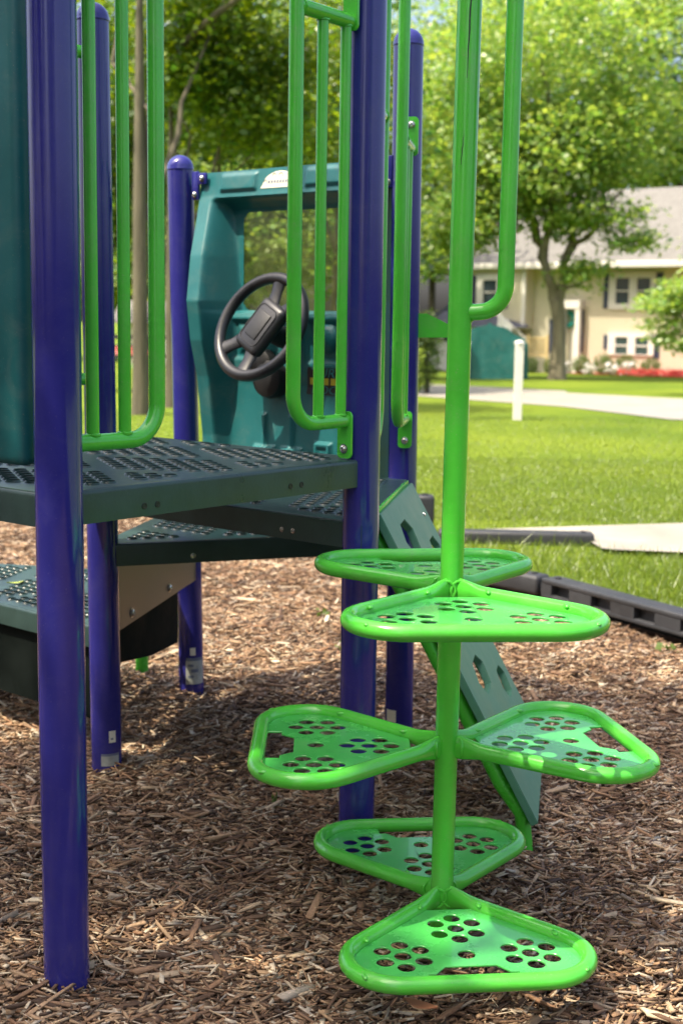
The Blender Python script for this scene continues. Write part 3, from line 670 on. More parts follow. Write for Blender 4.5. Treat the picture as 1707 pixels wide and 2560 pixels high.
# the lawn sheet drops out of sight under the mulch pit
def pit(x, y):
    # signed: >0 inside the pit
    pts = [(3.4, 2.3), (1.06, 6.35), (.66, 7.95), (-1.2, 9.7), (-8, 9.9)]
    return pts
bm = bmesh.new()
lawn_poly_z = lambda y: lawn_z(max(y, 7)) if y < 75 else lawn_z(75) + (y - 75) * .02
edge_pts = [(9, -6), (3.42, 2.3), (1.06, 6.37), (.51, 7.03), (-1.15, 9.75), (-9, 9.95)]
far = [12, 14, 16, 18, 20, 24, 28, 34, 40, 48, 56, 65, 75, 100, 160]
for (x0, y0), (x1, y1) in zip(edge_pts, edge_pts[1:]):
    n = 4
    for k in range(n):
        pass
rows = [[Vector((x, y, lawn_poly_z(y))) for x, y in edge_pts]]
for f_ in far: rows.append([Vector((x, f_, lawn_poly_z(f_))) for x in np.linspace(90, -90, len(edge_pts))] if f_ >= 24 else [Vector((ex + (tx - ex) * (f_ - 10) / 14, max(f_, ey + 1 + (f_ - 12) * .5) if ey > 9 else f_, 0)) for (ex, ey), tx in zip(edge_pts, np.linspace(90, -90, len(edge_pts)))])
for r_ in rows[1:]:
    for p in r_: p.z = lawn_poly_z(p.y)
g = [[bm.verts.new(p) for p in r_] for r_ in rows]
for A, B in zip(g, g[1:]):
    for k in range(len(A) - 1): bm.faces.new((A[k], A[k + 1], B[k + 1], B[k]))
bmesh.ops.recalc_face_normals(bm, faces=bm.faces)
for f_ in bm.faces:
    if f_.normal.z < 0: f_.normal_flip()
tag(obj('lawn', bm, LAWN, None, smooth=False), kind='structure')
def sheet(name, pts, dz, mat):
    bm = bmesh.new(); bm.faces.new([bm.verts.new((x, y, lawn_z(y) + dz)) for x, y in pts]); fix(bm)
    for f_ in bm.faces:
        if f_.normal.z < 0: f_.normal_flip()
    return tag(obj(name, bm, mat, None, smooth=False), kind='structure')
L2 = lambda x, y: tuple(on_lawn(x, y))[:2]
lo = [L2(1071, 993), L2(1180, 1001), L2(1400, 1017), L2(1707, 1045)]; hi_ = [L2(1707, 998), L2(1418, 983), L2(1412, 978), L2(1180, 966), L2(1085, 962)]
ex = lambda a, b, k: (b[0] + (b[0] - a[0]) * k, b[1] + (b[1] - a[1]) * k)
sheet('driveway', [ex(lo[1], lo[0], .3)] + lo + [ex(lo[2], lo[3], 2.5), ex(hi_[1], hi_[0], 2.5)] + hi_ + [ex(hi_[3], hi_[4], .3)], .012, CONC)
GUT = paint('worn_asphalt', (.22, .21, .19), .9, .1)
sheet('gutter', [lo[2], (lo[3][0], lo[3][1]), (lo[3][0] + 1.5, lo[3][1] - .3), (lo[3][0] + .4, lo[3][1] - 1.0), (lo[3][0] - .4, lo[3][1] - .75)], .016, GUT)
sheet('pavement', [(1.42, 7.70), (1.44, 7.33), (1.50, 7.28), (1.87, 7.22), (4.5, 6.9), (5.5, 8.9), (2.18, 8.47), (1.53, 8.26), (.7, 7.98), (.66, 7.74)], .02, CONC)

# wood chips
def chips():
    P = []
    for y0, y1, dens, ls in ((1.75, 3.0, 18000, 1.0), (3.0, 4.3, 14000, 1.02), (4.3, 6.2, 8500, 1.1), (6.2, 9.6, 4600, 1.3)):
        x0, x1 = -.262 * y1 - .45, .262 * y1 + .45
        n = int(dens * (x1 - x0) * (y1 - y0)); x = rng.uniform(x0, x1, n); y = rng.uniform(y0, y1, n)
        lim = np.interp(y, [2.3, 6.28, 6.95, 9.6], [3.3, .98, .42, -1.2]); m = x < lim
        P.append(np.column_stack([x[m], y[m], np.full(m.sum(), ls)]))
    P = np.vstack(P); n = len(P)
    L = np.clip(rng.lognormal(math.log(.024), .58, n), .007, .095) * P[:, 2]; Wd = np.clip(rng.lognormal(math.log(.0054), .52, n), .002, .019) * P[:, 2]; Th = rng.uniform(.0015, .005, n)
    big = rng.random(n) < .012; L = np.where(big, rng.uniform(.07, .13, n), L); Wd = np.where(big, rng.uniform(.008, .02, n), Wd); Th = np.where(big, rng.uniform(.004, .008, n), Th)
    yaw = np.where(rng.random(n) < .55, rng.normal(.25, .55, n), rng.uniform(0, 2 * PI, n)); pit_ = rng.normal(0, .22, n); rol = rng.normal(0, .35, n)
    mound = .012 * np.sin(P[:, 0] * 5.1 + 1) * np.sin(P[:, 1] * 4.3) + .008 * np.sin(P[:, 0] * 13 + P[:, 1] * 9)
    for q in (PA, PB, PD, PE, PF): mound += .010 * np.exp(-((P[:, 0] - q.x) ** 2 + (P[:, 1] - q.y) ** 2) / .0085)
    for hx, hy, hr_ in ((.27, 2.4, .16), (.2, 3.05, .16), (-.1, 2.8, .18), (.55, 2.85, .18), (.75, 3.6, .25)): mound -= .016 * np.exp(-((P[:, 0] - hx) ** 2 + (P[:, 1] - hy) ** 2) / hr_ ** 2)
    z = rng.uniform(-.014, .008, n) + mound - .026
    cy, sy, cp, sp_, cr, sr = np.cos(yaw), np.sin(yaw), np.cos(pit_), np.sin(pit_), np.cos(rol), np.sin(rol)
    ax = np.column_stack([cy * cp, sy * cp, sp_]); b0 = np.column_stack([-sy, cy, 0 * cy]); c0 = np.cross(ax, b0)
    bx = b0 * cr[:, None] + c0 * sr[:, None]; cx = np.cross(ax, bx)
    V = np.zeros((n, 8, 3)); tap = rng.uniform(.35, 1.0, (n, 2)); k = 0; bend = rng.normal(0, .0015, n)
    for i, sx in enumerate((-1, 1)):
        for sy_ in (-1, 1):
            for sz in (-1, 1):
                sk = rng.uniform(-.12, .12, n)
                V[:, k] = P[:, :2].tolist() and (np.column_stack([P[:, 0], P[:, 1], z]) + ax * (L * (.5 * sx + sk))[:, None] + bx * (Wd * .5 * sy_ * tap[:, i])[:, None] + cx * (Th * .5 * sz)[:, None]); k += 1
    Fb = np.array([[0, 1, 3, 2], [4, 6, 7, 5], [0, 4, 5, 1], [2, 3, 7, 6], [1, 5, 7, 3], [0, 2, 6, 4]])
    F = (np.arange(n)[:, None, None] * 8 + Fb[None]).reshape(-1, 4)
    return V.reshape(-1, 3), F
V, F = chips()
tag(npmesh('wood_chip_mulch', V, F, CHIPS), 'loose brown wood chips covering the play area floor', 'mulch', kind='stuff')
# grass blades
def blades(n, xf, y0, y1, h, w, zf):
    y = y0 + (y1 - y0) * rng.random(n) ** 1.3; x = xf(y, rng.random(n)); z = zf(x, y)
    hh = h * rng.uniform(.5, 1.3, n); yaw = rng.uniform(0, 2 * PI, n); lean = rng.normal(0, .45, (n, 2))
    V = np.zeros((n, 3, 3)); dx = np.cos(yaw) * w / 2; dy = np.sin(yaw) * w / 2
    V[:, 0] = np.column_stack([x - dx, y - dy, z]); V[:, 1] = np.column_stack([x + dx, y + dy, z]); V[:, 2] = np.column_stack([x + lean[:, 0] * hh, y + lean[:, 1] * hh, z + hh])
    return V.reshape(-1, 3)
zl = lambda x, y: np.where(y > 7, .05 - .0185 * (y - 7), .05)
lim = lambda y: np.interp(y, [2.3, 6.37, 7.03, 9.75], [3.5, 1.13, .56, -1.1])
xf1 = lambda y, r: lim(y) + r * (np.maximum(.36 * y + .7 - lim(y), .3))
def not_paved(V):
    T = V.reshape(-1, 3, 3); c = T[:, 0]; bad = (c[:, 0] > .66) & (c[:, 1] > np.interp(c[:, 0], [.66, 1.42, 1.44, 1.87, 4.5], [7.74, 7.7, 7.3, 7.2, 6.9])) & (c[:, 1] < np.interp(c[:, 0], [.66, 1.53, 2.18, 5.5], [7.96, 8.26, 8.47, 8.9]))
    return T[~bad].reshape(-1, 3)
Vb = np.vstack([not_paved(blades(120000, xf1, 4.4, 13.5, .024, .0042, zl)), not_paved(blades(2500, xf1, 5.6, 7.7, .075, .006, zl)), blades(90000, lambda y, r: (-.3 + r * .72) * y, 8.6, 22, .024, .007, zl)])
tag(npmesh('lawn_grass', Vb, np.arange(len(Vb)).reshape(-1, 3), GRASSM), 'short sunlit lawn grass beyond the plastic edging', 'grass', kind='stuff')

# ------------------------------------------------------------------ plastic edging timbers
def timber_mesh(L, h=.20, w=.11):
    bm = bmesh.new(); box(bm, (0, 0, h / 2), (L, w, h), None, .018, 3)
    return bm
def edging(p0, p1, label, h=.2, notches=0, z=0, face=1):
    p0, p1 = Vector(p0), Vector(p1); d = p1 - p0; L = d.length; c = (p0 + p1) / 2; e = empty('edging_timber', (c.x, c.y, z), label, 'edging', 'plastic edging timbers round the mulch', math.atan2(d.y, d.x))
    bm = bmesh.new(); w = .11
    if notches:
        # front skin with real pockets: posts, top and bottom rails round the openings
        box(bm, (0, face * .018, h / 2), (L, w - .036, h), None, .006, 2); seg = L / notches; ow = seg * .46; zt, zb_ = h * .72, h * .22; yf = -face * (w / 2 - .019)
        box(bm, (0, yf, (h + zt) / 2), (L, .038, h - zt), None, .008, 3); box(bm, (0, yf, zb_ / 2), (L, .038, zb_), None, .006, 2)
        xs_ = [-L / 2] + [-L / 2 + seg * (k + .5) + s * ow / 2 for k in range(notches) for s in (-1, 1)] + [L / 2]
        for a, b in zip(xs_[::2], xs_[1::2]): box(bm, ((a + b) / 2, yf, (zt + zb_) / 2), (b - a, .037, zt - zb_ + .004), None, 0)
    else: box(bm, (0, 0, h / 2), (L, w, h), None, .02, 3)
    obj('timber', bm, TIMBER, e, world=False, angle=35)
    for s in (-1, 1): bm = bmesh.new(); lathe(bm, [(.016, 0), (.016, .006), (.011, .009), (0, .009)], (s * (L / 2 - .06), 0, h - .001), seg=14); obj('stake_head', fix(bm), PAD, e, world=False)
    return e
edging((1.0, 6.30, 0), (1.72, 5.12, 0), 'grey plastic edging timber with square pockets, right of the lower pods', .095, 5, face=1)
edging((1.735, 5.09, 0), (2.5, 3.85, 0), 'grey plastic edging timber running out of frame at the right edge', .095, 5, face=1)
edging((.975, 6.33, 0), (.46, 6.93, 0), 'short dark grey edging timber behind the upper pods, joining the pocketed one', .095, 0)
edging((.44, 7.92, 0), (.55, 7.92, 0), 'upright dark grey edging block behind the climbing ramp', .27, 0)
edging((-1.15, 9.5, 0), (.43, 6.99, 0), 'dark grey edging timber mostly hidden behind the middle blue post', .095, 0)
edging((.56, 7.66, .0), (1.45, 7.62, .0), 'low green grey edging timber lying in the grass beside the pale pavement', .105, 0)

# ------------------------------------------------------------------ plants
def leaves(C, n_per, spread, size, flat=.38, jitter=.5):
    """C: clump centres (N,3); returns verts, faces of n_per diamond leaves round each"""
    n = len(C) * n_per; c = np.repeat(C, n_per, 0) + rng.normal(0, 1, (n, 3)) * np.array([spread, spread, spread * flat])
    nor = rng.normal(0, jitter, (n, 3)) + np.array([0, -.15, 1.0]); nor /= np.linalg.norm(nor, axis=1)[:, None]
    a = np.cross(nor, rng.normal(0, 1, (n, 3))); a /= np.linalg.norm(a, axis=1)[:, None] + 1e-9; b = np.cross(nor, a)
    s = size * rng.uniform(.55, 1.25, n)[:, None]; f = nor * s * .12
    V = np.stack([c - a * s * .5, c + b * s * .36 + f, c + a * s * .6, c - b * s * .36 + f], 1).reshape(-1, 3)
    F = np.arange(n * 4).reshape(-1, 4); return V, F
def ell(n, c, r, shell=.35):
    d = rng.normal(0, 1, (n, 3)); d /= np.linalg.norm(d, axis=1)[:, None]; k = (shell + (1 - shell) * rng.random(n)) ** .6
    return np.array(c) + d * np.array(r) * k[:, None]
def limb_path(a, b, wob, n=7):
    a, b = np.array(a, float), np.array(b, float); t = np.linspace(0, 1, n)[:, None]; p = a + (b - a) * t
    p[1:-1] += rng.normal(0, wob, (n - 2, 3)); return [Vector(q) for q in p]
def tree(name, base, label, group, trunk, limbs, blobs, leaf, mat, bmat, n_per=14, spread=.35, cat='tree', rz=0):
    """trunk: list of (pt, r); limbs: list of (a, b, r0, r1); blobs: (n, centre, radii) - all relative to base"""
    e = empty(name, base, label, cat, group, rz); B = Vector(base)
    bm = bmesh.new(); tube(bm, [Vector(p) for p, r in trunk], [r for p, r in trunk], 14)
    for a, b, r0, r1 in limbs:
        p = limb_path(a, b, (Vector(b) - Vector(a)).length * .035); tube(bm, p, list(np.linspace(r0, r1, len(p))), 9)
    obj('trunk', bm, bmat, e, world=False)
    C = np.vstack([ell(n, c, r) for n, c, r in blobs]); V, F = leaves(C, n_per, spread, leaf)
    npmesh('crown', V, F, mat, e, world=False); return e
def copy_thing(o, loc, rz, label, scale=1):
    c = o.copy(); COL.objects.link(c); c.location = loc; c.rotation_euler = (0, 0, rz); c.scale = (scale,) * 3; c['label'] = label
    for ch in o.children:
        k = ch.copy(); COL.objects.link(k); k.parent = c
    return c
# front-yard tree before the house
tb = atY(1392, 930, 47); tb.z = lawn_z(tb.y); s_ = tb.y / FPX
T = lambda px_, py_, dy=0: (((px_ - 1392) * s_), dy, (936 - py_) * s_)
tree('maple_tree', tb, 'leafy bright green maple with forked grey trunk standing before the cream house', 'trees in the neighbourhood',
     [(T(1392, 945), .36), (T(1392, 900), .29), (T(1393, 840), .24), (T(1392, 790), .23), (T(1384, 740), .26)],
     [(T(1386, 745), T(1345, 640), .19, .15), (T(1345, 640), T(1300, 480, .5), .2, .1), (T(1390, 745), T(1400, 640), .18, .13), (T(1400, 640), T(1440, 430, .4), .17, .08), (T(1345, 640), T(1370, 400, -1), .15, .06),
      (T(1400, 640), T(1520, 480, -1), .12, .05), (T(1385, 720), T(1450, 690, -.5), .07, .03), (T(1300, 480), T(1200, 380, 1), .1, .04), (T(1370, 400), T(1330, 150), .1, .04), (T(1440, 430), T(1500, 200), .1, .04)],
     [(330, T(1370, 400), (3.2, 3.0, 1.9)), (420, T(1330, 150, 1), (4.6, 3.5, 3.0)), (240, T(1500, 300, 1), (3.0, 2.6, 2.2)), (260, T(1180, 330, 1), (2.9, 2.6, 2.2)), (40, T(1365, 560, -.3), (1.2, .9, .5)), (26, T(1440, 680, -.4), (.7, .6, .55)),
      (60, T(1480, 540, -1), (1.6, 1.1, .5)), (26, T(1545, 600, -1), (.8, .5, .4)), (150, T(1160, 560, 0), (1.4, 1.4, 1.0)), (160, T(1250, 490, 0), (1.8, 1.4, .9))], .21, LEAF_B, BARK2, 24, .40)
# the big trees of the neighbourhood (background) --------------------------------------------------
def bg_tree(px_, py_, Y, label, crown, leaf, mat, bmat, r, H, n, spread=.5, name='shade_tree', n_per=13):
    b = atY(px_, py_, Y); b.z = lawn_z(Y); s = Y / FPX
    def Q(x, y, dy=0): return ((x - px_) * s, dy, (b.z * 0 + CAMH - (y - 805) * s) - b.z)
    blobs = [(int(n * 1.35 * w), Q(x, y, dy), (rx * s, ry * s, rz * s)) for x, y, dy, rx, ry, rz, w in crown]
    top = max(q[1][2] for q in blobs)
    limbs = [((0, 0, top * .35), q[1], r * .45, r * .1) for q in blobs]
    return tree(name, b, label, 'trees in the neighbourhood', [((0, 0, -.2), r * 1.3), ((0, 0, .5), r), ((.05 * r, 0, top * .4), r * .8), ((.2 * r, 0, top * .8), r * .4)], limbs, blobs, leaf, mat, bmat, n_per, spread)
bg_tree(1075, 915, 72, 'bright yellow green tree with thin dark trunk, between blue post and lime pole', [(1060, 250, 0, 170, 170, 150, .35), (1110, 480, 0, 150, 140, 120, .35), (1085, 650, 0, 80, 80, 60, .12), (1010, 90, 1, 160, 150, 120, .18), (1250, 120, 1, 200, 150, 150, .3)], .26, LEAF_B, BARKD, .2, 9, 900)
bg_tree(1790, 915, 84, 'tall dense green tree rising over the right end of the grey roof', [(1690, 120, 0, 190, 200, 190, .45), (1640, 330, 0, 110, 150, 110, .2), (1500, 60, 2, 200, 200, 150, .35), (1340, 60, 2, 180, 200, 140, .3), (1600, 420, 1, 160, 150, 60, .2)], .34, LEAF_B, BARK, .4, 12, 1100)
bg_tree(1330, 915, 96, 'distant dark green tree mass rising behind the cream house roof', [(1300, 330, 0, 330, 200, 190, .5), (1560, 380, 0, 260, 200, 110, .22), (1150, 500, 0, 200, 200, 160, .28)], .5, LEAF_W, BARKD, .4, 14, 800, .9)
# young tree whose branches enter at the right edge
bg_tree(1815, 960, 33, 'young pale green tree whose sparse branches enter at the right edge', [(1700, 735, 0, 75, 70, 45, .3), (1640, 760, 0, 60, 60, 20, .12), (1690, 850, 0, 70, 60, 25, .14), (1660, 805, 0, 70, 50, 14, .1), (1790, 700, 0, 110, 100, 90, .34)], .13, LEAF_B, BARK, .09, 5, 260, .17)
# the woods on the left
def woods(px_, Y, r, label, crown, n, mat=LEAF_W, leaf=.14, spread=.34, bmat=BARK):
    return bg_tree(px_, 1000, Y, label, crown, leaf, mat, bmat, r, 10, int(n * .62), spread, 'woodland_tree', 24)
w0 = woods(352, 20.6, .125, 'straight grey brown trunk rising between the left green rails', [(300, -250, 1, 420, 420, 200, .5), (560, -60, 1.5, 250, 250, 140, .5)], 210)
woods(428, 23, .1, 'slender pale trunk with one diagonal bough above the short blue post', [(620, 180, .5, 190, 160, 90, .35), (640, 330, .2, 150, 130, 70, .25), (500, 120, -.5, 150, 130, 80, .2), (480, 230, -.4, 120, 120, 60, .2)], 520)
woods(545, 31, .1, 'thin dark trunk deep in the woods above the driving panel', [(560, 300, 0, 170, 140, 130, .3), (740, 360, 0, 200, 160, 130, .4), (700, 160, 1, 220, 200, 120, .3)], 560, leaf=.15)
woods(250, 30, .2, 'broad green tree behind the leftmost green rails', [(260, 250, 0, 170, 160, 260, .6), (200, 560, 0, 120, 120, 130, .2), (330, 480, .5, 90, 100, 160, .2)], 520, leaf=.16)
woods(840, 34, .18, 'leafy tree seen through the right green rails', [(760, 200, 0, 160, 160, 220, .45), (880, 330, 0, 150, 150, 260, .4), (930, 560, 0, 90, 90, 160, .15)], 560, leaf=.17)
woods(690, 44, .25, 'dark tree filling the gap under the woods canopy', [(620, 400, 0, 420, 250, 260, .6), (420, 420, 0, 260, 200, 220, .4)], 520, LEAF_D, .3, .7, BARKD)
woods(460, 58, .3, 'darkest tall tree at the back of the woods', [(350, 250, 0, 330, 250, 330, .4), (700, 200, 0, 330, 250, 330, .4), (820, 600, 0, 200, 200, 120, .2)], 620, LEAF_D, .42, .9, BARKD)
woods(610, 70, .3, 'farthest dark tree standing low behind the driving panel window', [(600, 640, 0, 300, 200, 160, .7), (520, 480, 0, 300, 250, 160, .3)], 420, LEAF_W, .45, .9, BARKD)
woods(235, 75, .3, 'distant green tree behind the left blue posts, above the small cream house', [(230, 600, 0, 260, 200, 170, .6), (300, 720, 0, 200, 200, 60, .4)], 380, LEAF_W, .45, .9, BARKD)
woods(520, 40, .12, 'low bushy tree filling the woods edge behind the driving panel', [(520, 620, 0, 150, 130, 150, .4), (650, 560, .5, 150, 130, 150, .35), (760, 600, 0, 130, 120, 140, .25)], 900, LEAF_B, leaf=.19, spread=.42)
woods(395, 36, .12, 'low bushy tree behind the short blue post', [(400, 560, 0, 110, 110, 170, .6), (330, 430, .5, 110, 110, 170, .4)], 620, leaf=.17, spread=.4)
# bough of the slender tree
bm = bmesh.new(); pts = [atY(x, y, Y_) for x, y, Y_ in ((432, 165, 23), (455, 116, 22.2), (500, 70, 21.6), (545, 32, 21.3), (600, -6, 21.2), (680, -40, 21.2))]
tr_ = [o for o in bpy.data.objects if o.name.startswith('woodland_tree') and 'slender' in o['label']][0]
tube(bm, pts, [.07, .062, .055, .05, .045, .035], 10); obj('bough', bm, BARK, tr_)
# shrubs
def shrub_proto(label, loc, r, h, mat=LEAF_S):
    e = empty('shrub', loc, label, 'shrub', 'round shrubs along the house front')
    C = ell(150, (0, 0, h * .5), (r, r, h * .5), .6); V, F = leaves(C, 14, .09, .11, .8, .9); npmesh('foliage', V, F, mat, e, world=False)
    bm = bmesh.new()
    for k in range(5):
        a = k * 2 * PI / 5; tube(bm, [Vector((0, 0, -.05)), Vector((math.cos(a) * r * .3, math.sin(a) * r * .3, h * .4)), Vector((math.cos(a) * r * .6, math.sin(a) * r * .6, h * .7))], [.03, .02, .01], 6)
    obj('stems', bm, BARKD, e, world=False); return e
# ------------------------------------------------------------------ house
HO = Vector((6.14, 63, 0)); HT = Vector((.786, -.618, 0)).normalized()
HS = Side(HO, HO + HT); HB = lawn_z(60)
hpx = lambda cx, cy, o=0: (lambda r: r)(_hp(1180 + cx * .3361, 650 + cy * .3361, o))
def _hp(x, y, o):
    v = ray(x, y); A = HO + HS.n * o; k = (A - Vector((0, 0, CAMH))).dot(HS.n) / v.dot(HS.n); p = Vector((0, 0, CAMH)) + v * k; return (p - A).dot(HT), p.z
house = empty('house', HS.at(6, -4, HB), 'cream two storey house with grey shingled roof and navy shutters', 'house')
HR = HS.R()
def hbox(bm, u0_, u1_, z0_, z1_, o0, o1, bevel=0): box(bm, HS.at((u0_ + u1_) / 2, (o0 + o1) / 2, (z0_ + z1_) / 2), (u1_ - u0_, abs(o1 - o0), z1_ - z0_), HR, bevel)
ev = hpx(784, 60)[1]; uwing = hpx(392, 300, .75)[0]; zwing = hpx(300, 512, .75)[1]; ul = _hp(1150, 700, .75)[0]; ur = 17.5
bm = bmesh.new(); hbox(bm, uwing - .3, ur, HB - .3, ev, -8.5, 0); hbox(bm, ul, uwing, zwing, ev, -8.4, .75); hbox(bm, ul + .2, uwing - .3, HB - .3, zwing - .002, -8.3, -.1); obj('wall', bm, SIDING, house, smooth=False)
rz = hpx(1200, -510)[1]
bm = bmesh.new(); ur2 = ur + .5; ul2 = ul - .45; of, ob = .95, -9.0; om = (of + ob) / 2; rise = (650 + .3361 * 0 , 0)
zr = ev + 3.5
def rp(u, o, z): return bm.verts.new(HS.at(u, o, z))
a = [rp(ul2, of, ev + .02), rp(ur2, of, ev + .02), rp(ur2, om, zr), rp(ul2, om, zr)]; b = [rp(ul2, ob, ev + .02), rp(ur2, ob, ev + .02)]
a2 = [rp(ul2, of, ev + .20), rp(ur2, of, ev + .20), rp(ur2, om, zr + .2), rp(ul2, om, zr + .2)]; b2 = [rp(ul2, ob, ev + .2), rp(ur2, ob, ev + .2)]
for q in ((a2[0], a2[1], a2[2], a2[3]), (a2[3], a2[2], b2[1], b2[0]), (a[0], a[1], b[1], b[0]), (a[0], a2[0], a2[3], b2[0], b[0]), (a[1], b[1], b2[1], a2[2], a2[1]), (a[0], a[1], a2[1], a2[0]), (b[0], b2[0], b2[1], b[1])): bm.faces.new(q)
obj('roof', fix(bm), ROOF, house, smooth=False)
bm = bmesh.new(); hbox(bm, ul2, ur2, ev - .04, ev + .22, of + .003, of + .12, .02); obj('eave_trim', bm, WHITEP, house, angle=30); bm = bmesh.new(); hbox(bm, uwing - .16, uwing + .02, zwing - .02, ev, .70, .80); obj('corner_trim', bm, WHITEP, house, angle=30)
def window(c0, c1, panes, o, name='window'):
    u0_, z1_ = hpx(*c0, o); u1_, z0_ = hpx(*c1, o)
    bm = bmesh.new(); P_ = [(*hpx(p[0], p[1], o), *hpx(p[2], p[3], o)) for p in panes]
    # frame built round the panes
    us = [u0_]; 
    for (a, zt, b, zb) in P_: us += [a, b]
    us.append(u1_); zt = P_[0][1]; zb = P_[0][3]
    hbox(bm, u0_, u1_, zt, z1_, o + .0, o + .09); hbox(bm, u0_, u1_, z0_, zb, o, o + .09)
    for a, b in zip(us[::2], us[1::2]): hbox(bm, a, b, zb, zt, o, o + .088)
    for (a, zt_, b, zb_) in P_: hbox(bm, a, b, (zt + zb) / 2 - .03, (zt + zb) / 2 + .03, o + .02, o + .075)
    w = obj(name, bm, WHITEP, house, smooth=False)
    for (a, zt_, b, zb_) in P_:
        bm = bmesh.new(); hbox(bm, a, b, zb, zt, o + .01, o + .03); obj('pane', bm, GLASS, w, smooth=False)
        bm = bmesh.new(); hbox(bm, a + .02, b - .02, (zt + zb) / 2 + .1, zt - .02, o + .031, o + .035); 
        bm.free()
    return w
window((1025, 90), (1360, 370), [(1075, 135, 1165, 325), (1232, 135, 1322, 325)], 0)
window((1015, 540), (1350, 712), [(1068, 572, 1155, 700), (1218, 572, 1308, 700)], 0)
window((40, 108), (225, 345), [(88, 150, 182, 330)], .75)
def shutter(c0, c1, o):
    u0_, z1_ = hpx(*c0, o); u1_, z0_ = hpx(*c1, o); bm = bmesh.new(); hbox(bm, u0_, u1_, z0_, z1_, o, o + .05)
    n = 12
    for k in range(n): hbox(bm, u0_ + .05, u1_ - .05, z0_ + .08 + (z1_ - z0_ - .16) * (k + .15) / n, z0_ + .08 + (z1_ - z0_ - .16) * (k + .7) / n, o + .05, o + .07)
    return obj('shutter', bm, NAVY, house, smooth=False)
for c0, c1, o in (((985, 103), (1024, 362), 0), ((1362, 95), (1408, 360), 0), ((-3, 115), (38, 345), .75), ((228, 110), (262, 360), .75), ((980, 555), (1013, 662), 0), ((1353, 555), (1388, 735), 0)): shutter(c0, c1, o)
# door, portico
bm = bmesh.new(); u0_, zt = hpx(662, 300, .5); u1_, zb = hpx(785, 730, .5)
hbox(bm, u0_, u1_, zt - .35, zt, 0, .55); hbox(bm, u1_ - .22, u1_, HB, zt - .35, .3, .52); hbox(bm, u0_, u0_ + .2, HB, zt - .35, .3, .52); obj('portico', bm, WHITEP, house, smooth=False)
bm = bmesh.new(); hbox(bm, u0_ + .2, u1_ - .25, HB, zt - .36, .003, .06); dr = obj('door', bm, WHITEP, house, smooth=False)
WRE = paint('teal_wreath', (.02, .28, .25), .7, .4, scale=60)
bm = bmesh.new(); wu, wz = hpx(716, 440, .1); c_ = HS.at(wu, .12, wz); tube(bm, [c_ + HT * .28 * math.cos(2 * PI * k / 20) + Vector((0, 0, .28 * math.sin(2 * PI * k / 20))) for k in range(20)], .11, 8, closed=True); obj('door_wreath', bm, WRE, dr)
bm = bmesh.new(); a0, z1_ = hpx(792, 370, 0); a1, z0_ = hpx(822, 690, 0); hbox(bm, a0, a1, z0_, z1_, 0, .03); obj('sidelight', bm, NAVY, house, smooth=False); bm = bmesh.new(); a0, z1_ = hpx(575, 440, 0); a1, z0_ = hpx(600, 690, 0); hbox(bm, a0, a1, z0_, z1_, 0, .03); obj('sidelight', bm, NAVY, house, smooth=False)
TANW = paint('tan_stained_wood', (.5, .38, .18), .7, .1)
bm = bmesh.new(); ra, rzt = hpx(405, 570, 1.4); rb, rzb = hpx(560, 740, 1.4)
hbox(bm, ra, rb, rzt - .08, rzt, 1.35, 1.43); hbox(bm, ra, rb, rzb + .1, rzb + .18, 1.35, 1.43)
for k in range(12): uu = ra + (rb - ra) * (k + .5) / 12; hbox(bm, uu - .02, uu + .02, rzb + .18, rzt - .08, 1.37, 1.41)
for uu in (ra, rb - .1): hbox(bm, uu, uu + .1, HB - .1, rzt + .1, 1.34, 1.44)
obj('porch_railing', bm, TANW, house, smooth=False)
# shrubs along the front
sh_l = ['round clipped shrub below the paired lower windows, left of the two', 'dark round shrub below the right half of the paired lower windows', 'small round shrub just right of the white portico', 'round shrub at the right end of the red mulch bed', 'small round shrub by the tan porch railing', 'shrub half hidden behind the forked maple trunk']
sh_c = [((970, 825), (900, 1040, 705)), ((1138, 805), (1070, 1205, 710)), ((810, 810), (750, 870, 715)), ((1325, 812), (1260, 1390, 735)), ((440, 815), (400, 480, 730)), ((565, 815), (535, 600, 738))]
proto = None
for lb, ((cx, cy), (xa, xb, yt)) in zip(sh_l, sh_c):
    o_ = 1.9; u, z = hpx(cx, cy, o_); ua = hpx(xa, cy, o_)[0]; ub = hpx(xb, cy, o_)[0]; p = HS.at(u, o_, 0); p.z = lawn_z(p.y); hgt = hpx(cx, yt, o_)[1] - p.z
    if proto is None: proto = shrub_proto(lb, p, 1.0, 1.0); o = proto
    else: o = copy_thing(proto, p, random.uniform(0, 6), lb)
    o.scale = ((ub - ua) / 2 * 1.02, (ub - ua) / 2 * 1.02, hgt)
bm = bmesh.new(); a = [HS.at(u, o, 0) for u, o in ((hpx(640, 800, 2.2)[0], 2.6), (hpx(1568, 800, 2.6)[0] + 2, 3.4), (hpx(1568, 800, 2.2)[0] + 2, .1), (hpx(640, 800, 2.2)[0], .1))]
for q in a: q.z = lawn_z(q.y) + .05
bm.faces.new([bm.verts.new(q) for q in a]); fix(bm)
for f_ in bm.faces:
    if f_.normal.z < 0: f_.normal_flip()
tag(obj('flower_bed', bm, REDM, None, smooth=False), 'bed of red mulch and red flowers along the house front', 'flower bed', kind='structure')
FLW = leaf_mat('red_flowers', (.5, .05, .04), (.75, .16, .12), .2)
C = np.array([list(HS.at(random.uniform(hpx(1130, 800, 2)[0], hpx(1568, 800, 2)[0] + 1), random.uniform(2.2, 3.2), 0)) for _ in range(120)]); C[:, 2] = .05 - .0185 * (C[:, 1] - 7) + .18
V, F = leaves(C, 14, .09, .09, .7, .9); tag(npmesh('red_flowers', V, F, FLW), 'low red flowers edging the bed by the house', 'flowers', kind='stuff')
